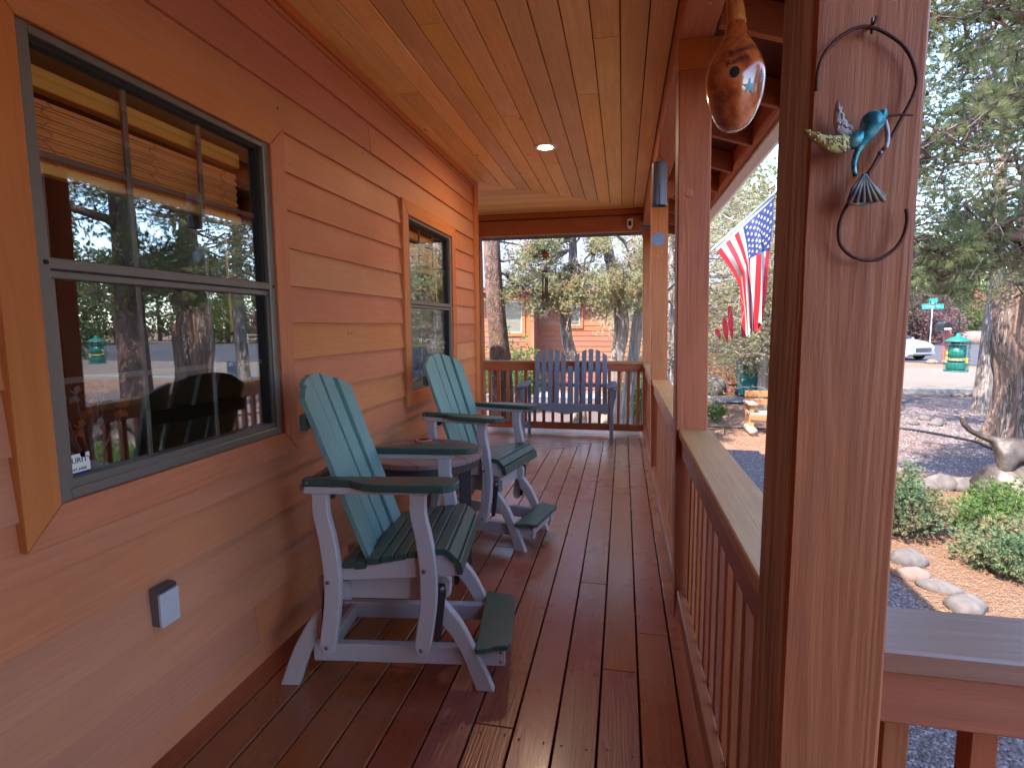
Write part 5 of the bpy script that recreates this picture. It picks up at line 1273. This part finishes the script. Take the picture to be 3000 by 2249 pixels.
# roof courses with butt edges
for (xa, xb, y0_, z0_) in ((-6.7, -2.55, -.46, z(2.59)), (-2.548, 6.3, .40, z(2.66))):
    mb = MB(); L = 0
    while L < 8.2:
        y_ = y0_+L*.894; zz = z0_+L*.447; mb.prism([(y_, zz), (y_+.16, zz+.07), (y_+.16, zz+.082), (y_, zz+.014)], 'yz', xa, xb); L += .14
    o = npart(mb, 'shingle_courses', 'nroof'); o['kind'] = 'stuff'
    npart(MB().prism([(y0_, z0_-.01), (y0_+7.4, z0_+3.69), (y0_+14.8, z0_-.01), (y0_+14.8, z0_-.03), (y0_+7.4, z0_+3.66), (y0_, z0_-.03)], 'yz', xa, xb), 'roof', 'nroof')

# ------------------------------------------------------------------ yard things
pl = thing('path_light', 'small bronze path light on a stake in the sunny dirt', 'path light', (1.96, 11.0, G))
MB().tube([(0, 0, -.05), (0, 0, .24)], .010, 8).build('stake', 'copper', pl)
MB().lathe([(.028, .24), (.040, .33)], k=14).build('lamp_glass', 'glass', pl, True)
MB().lathe([(.075, .325), (.07, .335), (.035, .362), (.012, .372), (.0001, .374)], k=18).build('lamp_cap', 'copper', pl, True)

gb = thing('rustic_bench', 'rustic orange timber garden bench with a low back in the yard', 'bench', (3.05, 11.35, G))
for x_ in (-.58, .62):
    MB().cbox(x_-.045, x_+.045, -.24, -.16, 0, .36, .008, axis=2).build('leg', 'benchwood', gb)
    o = MB().cbox(x_-.045, x_+.045, .10, .18, 0, .74, .008, axis=2).build('rear_leg', 'benchwood', gb)
    MB().tube([(x_, -.42, .07), (x_, .34, .07)], .075, 12).build('log_foot', 'oldwood', gb, True)
    MB().cbox(x_-.08, x_+.08, -.28, .2, .56, .60, .008, axis=1).build('armrest', 'oldwood', gb)
    MB().cbox(x_-.04, x_+.04, -.24, -.18, .36, .56, .006, axis=2).build('arm_post', 'benchwood', gb)
for q in range(3): MB().cbox(-.62, .68, -.26+q*.125, -.145+q*.125, .36, .405, .006, axis=0).build('seat_plank', 'oldwood', gb)
MB().cbox(-.62, .68, -.27, -.235, .27, .355, .006, axis=0).build('seat_apron', 'benchwood', gb)
for q in (.52, .68): MB().cbox(-.66, .72, .06, .10, q, q+.12, .008, axis=0).build('back_plank', 'benchwood', gb)

def bin_(label, x, y, lid, body):
    t = thing('wheelie_bin', label, 'bin', (x, y, G), .15, 'bins in front of the neighbour house')
    mb = MB(); b, tp, h = .24, .29, .95
    mb.add([(-b, -b, .06), (b, -b, .06), (b, b, .06), (-b, b, .06), (-tp, -tp, h), (tp, -tp, h), (tp, tp*1.1, h), (-tp, tp*1.1, h)], [(0, 3, 2, 1), (4, 5, 6, 7), (0, 1, 5, 4), (1, 2, 6, 5), (2, 3, 7, 6), (3, 0, 4, 7)]); mb.build('body', body, t)
    MB().prism([(-.32, .955), (.34, .955), (.34, 1.0), (.1, 1.05), (-.28, 1.0)], 'yz', -.31, .31, c=.01).build('lid', lid, t)
    for s in (-1, 1): MB().tube([(s*.24, .24, .1), (s*.29, .24, .1)], .1, 14).build('wheel', 'rubber', t)
    MB().tube([(-.25, .36, .97), (.25, .36, .97)], .015, 8).build('handle', 'rubber', t)
bin_('teal bin with a blue lid left behind the low pinyon', 3.65, 17.0, 'binblue', 'binteal'); conifer('pinyon_tree', 'small low pinyon whose branches hang before the two bins', 'tree', (3.95, 16.3, G), 2.6, 1.15, 'jleaf', 24, n=60, dens=8, nl=.07, nw=.014, low=.30, per=14, crad=.2)
bin_('all teal bin right of the blue lidded one', 4.45, 17.15, 'binteal', 'binteal')

fd = thing('bird_feeder', 'green caged bird feeder hanging in the yard before the driveway', 'bird feeder', (2.58, 4.9, 1.035))
MB().lathe([(.088, .232), (.085, .24), (.05, .262), (.018, .275), (.012, .30), (.0001, .302)], k=24).build('roof', 'feeder', fd, True)
MB().lathe([(.0001, 0), (.078, 0), (.08, .006), (.078, .012), (.0001, .012)], k=24).build('tray', 'feeder', fd)
MB().lathe([(.0001, .07), (.055, .07), (.055, .205), (.0001, .205)], k=20).build('seed_tube', 'feeder', fd, True)
MB().lathe([(.0001, .085), (.0565, .085), (.0565, .105), (.0001, .105)], k=20).build('seed', 'seed', fd)
MB().lathe([(.055, .014), (.066, .02), (.066, .062), (.058, .07)], k=20).build('base_cup', 'feeder', fd)
for i in range(20):
    a = i*math.pi/10; MB().tube([(.079*math.cos(a), .079*math.sin(a), .006), (.079*math.cos(a), .079*math.sin(a), .236)], .0013, 4).build('cage_wire', 'feeder', fd)
for q in (.05, .095, .14, .185): MB().tube([(.079*math.cos(a), .079*math.sin(a), q) for a in np.linspace(0, 6.28, 25)], .0012, 4).build('cage_ring', 'feeder', fd)
for a, q in ((2.9, .10), (2.9, .14), (-.6, .095), (-.6, .075)): MB().lathe([(.0001, -.012), (.010, -.006), (.010, .006), (.0001, .012)], (.064*math.cos(a), .064*math.sin(a), q), 8).build('perch_flower', 'yellow', fd)
MB().tube([(0, 0, .30), (0, 0, .42)], .005, 6).tube([(0, 0, .42), (-.03, .0, 1.2), (-.02, .0, 2.6), (.05, .3, 4.25)], .0016, 5).build('hanger', 'black', fd)

# bronze cougar on a rock (hind quarters in view)
def skin(name, m, parent, chains, sub=2):
    me = bpy.data.meshes.new(name); vs = []; es = []; rs = []; 
    for ch_ in chains:
        prev = None
        for p in ch_:
            if isinstance(p, int): prev = p; continue
            vs.append(p[:3]); rs.append(p[3]); 
            if prev is not None: es.append((prev, len(vs)-1))
            prev = len(vs)-1
    me.from_pydata(vs, es, []); o = bpy.data.objects.new(name, me); COL.objects.link(o)
    md = o.modifiers.new('s', 'SKIN'); 
    for i, v in enumerate(me.skin_vertices[0].data): v.radius = (rs[i], rs[i]); v.use_root = (i == 0)
    o.modifiers.new('d', 'SUBSURF').levels = sub; o.modifiers['d'].render_levels = sub
    bpy.context.view_layer.update(); dg = bpy.context.evaluated_depsgraph_get(); nm = bpy.data.meshes.new_from_object(o.evaluated_get(dg)); bpy.data.objects.remove(o)
    nm.materials.clear(); nm.materials.append(M[m]); nm.polygons.foreach_set('use_smooth', [True]*len(nm.polygons)); return obj(name, nm, parent)
cg = thing('cougar_statue', 'weathered bronze big cat statue climbing down a rock at the right edge', 'statue', (4.24, 6.95, G))
# hips vertex 0, spine to the right, tail to the left, legs
skin('cat_body', 'bronze', cg, [
    [(-.02, 0, .72, .13), (.16, 0, .70, .14), (.38, 0, .66, .13), (.62, 0, .66, .15), (.80, 0, .74, .11), (.95, -.02, .84, .10), (1.08, -.04, .84, .065), (1.16, -.05, .82, .045)],
    [0, (-.14, 0, .80, .05), (-.26, 0, .84, .034), (-.38, 0, .90, .030), (-.46, 0, .98, .030), (-.48, 0, 1.08, .034)],
    [0, (-.05, -.10, .58, .10), (-.12, -.13, .44, .065), (.02, -.13, .36, .045), (.0, -.14, .26, .035), (-.08, -.15, .24, .035)],
    [0, (.02, .10, .56, .09), (.10, .12, .44, .06), (.2, .13, .36, .04), (.16, .13, .27, .035)],
    [3, (.64, -.11, .50, .065), (.70, -.12, .34, .045), (.74, -.12, .2, .038), (.80, -.12, .17, .035)],
    [3, (.62, .11, .50, .065), (.60, .12, .34, .045), (.62, .12, .22, .038)]])
for s in (-1, 1): MB().prism([(1.0, .90), (1.05, .90), (1.015, .96)], 'xz', s*.05-.012, s*.05+.012, c=.003).build('ear', 'bronze', cg)
rk = rock('craggy bronze coloured rock carrying the big cat statue', 4.40, 6.86, .46, .34, .44, 'bronze', 0, G+.0, 90, group='statue base')
for v in rk.data.vertices:
    v.co += Vector((.03*math.sin(v.co.z*22+v.co.y*14), .03*math.sin(v.co.x*19+v.co.z*9), .03*math.sin(v.co.x*15)))

# street furniture across the way
tag(MB().cbox(16.65, 16.95, 32.8, 33.0, G, 1.0, .02, axis=2).build('red_post', 'nfascia'), 'square red brown post at the kerb left of the bird feeder', 'post')
mbx = thing('mailbox', 'dark mailbox on top of the red brown post', 'mailbox', (16.5, 32.7, 1.0))
MB().prism([(-.2, .01), (.2, .01), (.2, .3), (.14, .4), (0, .44), (-.14, .4), (-.2, .3)], 'xz', -.4, .4, c=.01).build('mailbox_body', 'black', mbx)
MB().box(-.16, .16, -.41, -.405, .05, .12).build('number_plate', 'whitepaint', mbx)
sg = thing('street_sign', 'teal green street name sign on a tall grey pole', 'street sign', (28, 57.5, G)); sg.scale = (.8, .8, .9)
MB().tube([(0, 0, 0), (0, 0, 4.6)], .06, 8).build('pole', 'alu', sg)
MB().box(-1.1, 1.1, -.03, .03, 3.75, 4.25).build('name_plate', 'signgreen', sg); MB().box(-.04, .04, -.8, .8, 4.35, 4.8).build('name_plate', 'signgreen', sg)
MB().box(-.8, .8, -.036, -.031, 3.95, 4.05).build('lettering_band', 'fwhite', sg)
fw = thing('rail_fence', 'low brown split rail fence across the street right of the feeder', 'fence', (36.5, 60.5, G))
for i in range(4): MB().tube([(i*2.2, 0, 0), (i*2.2, 0, 1.3)], .09, 7).build('fence_post', 'oldwood', fw)
for zz in (.6, 1.1): MB().tube([(0, 0, zz), (6.6, 0, zz)], .06, 7).build('fence_rail', 'oldwood', fw)
fh = thing('far_house', 'tan walled house among the trees across the street', 'house', (45, 84, G))
MB().box(-8, 8, 0, 8, 0, 3.4).build('wall', 'concrete', fh); MB().prism([(-9, 3.4), (9, 3.4), (0, 6.4)], 'xz', -1, 9).build('roof', 'nfascia', fh)
for x_ in (-5, 0, 4.5): MB().box(x_, x_+1.6, -.05, -.01, 1.0, 2.3).build('window', 'dark', fh)
ub = MB().cbox(9.78, 10.3, 16.3, 16.8, G, G+.95, .03, axis=2).box(9.6, 10.5, 16.0, 17.1, G-.02, G+.06).build('utility_box', 'walk'); tag(ub, 'grey utility box on a pad half hidden by the old juniper', 'utility box')

car = thing('parked_car', 'white suv with dark grille parked at the street behind the near post', 'car', (15.3, 36.4, G+.012), math.radians(-62))
# length along local x (front = +x), width y
prof = [(-2.3, .45), (-2.35, .9), (-2.2, 1.15), (-1.95, 1.55), (-1.4, 1.66), (.0, 1.68), (.55, 1.58), (1.15, 1.15), (1.9, 1.02), (2.25, .88), (2.38, .65), (2.38, .35), (2.2, .25), (-2.2, .25)]
vs = []; fs = []; ws = [(-.96, .0), (-.90, 1.0), (.90, 1.0), (.96, .0)]
mb = MB(); nn = len(prof)
for y_, kk in ((-.93, 0), (-.80, 1), (.80, 1), (.93, 0)):
    for x_, zz in prof:
        zz2 = zz if zz < 1.0 else (zz if kk else 1.0+(zz-1.0)*.1)
        vs.append((x_*(1 if kk else .965), y_ if zz < 1.2 or kk == 0 else y_*.9, zz2))
fs = [(L*nn+i, L*nn+(i+1) % nn, (L+1)*nn+(i+1) % nn, (L+1)*nn+i) for L in range(3) for i in range(nn)]+[tuple(range(nn-1, -1, -1)), tuple(range(3*nn, 4*nn))]
mb.add(vs, fs).build('body', 'carpaint', car)
mb = MB().add([(.58, -.70, 1.56), (.58, .70, 1.56), (1.13, .76, 1.18), (1.13, -.76, 1.18)], [(0, 1, 2, 3)]); o = mb.build('windshield', 'ink', car); o.location = (.03, 0, .02)
for s in (-1, 1):
    MB().prism([(-1.7, 1.18), (.95, 1.18), (.5, 1.52), (-1.4, 1.58)], 'xz', s*.80-.012, s*.80+.012).build('side_window', 'ink', car).location = (0, s*.02, 0)
    MB().prism([(2.06, .72), (2.36, .66), (2.34, .78), (2.1, .93), (1.95, .93)], 'xz', *sorted((s*.62, s*.9)), c=.02).build('headlight', 'alu', car)
    for x_ in (-1.45, 1.48):
        w = MB().tube([(x_, s*.78, .35), (x_, s*.97, .35)], .35, 22).build('tyre', 'rubber', car, True); MB().tube([(x_, s*.95, .35), (x_, s*.985, .35)], .22, 16).build('rim', 'alu', w)
    MB().cbox(.75, .95, *sorted((s*.95, s*1.12)), 1.1, 1.25, .02, axis=1).build('mirror', 'carpaint', car)
MB().cbox(2.375, 2.41, -.55, .55, .48, .72, .01, axis=1).build('grille', 'black', car); MB().cbox(2.37, 2.43, -.85, .85, .34, .44, .01, axis=1).build('bumper_bar', 'alu', car)
for q in range(4): MB().box(2.412, 2.418, -.52, .52, .50+q*.055, .515+q*.055).build('grille_bar', 'alu', car)
print('objects', len(bpy.data.objects))
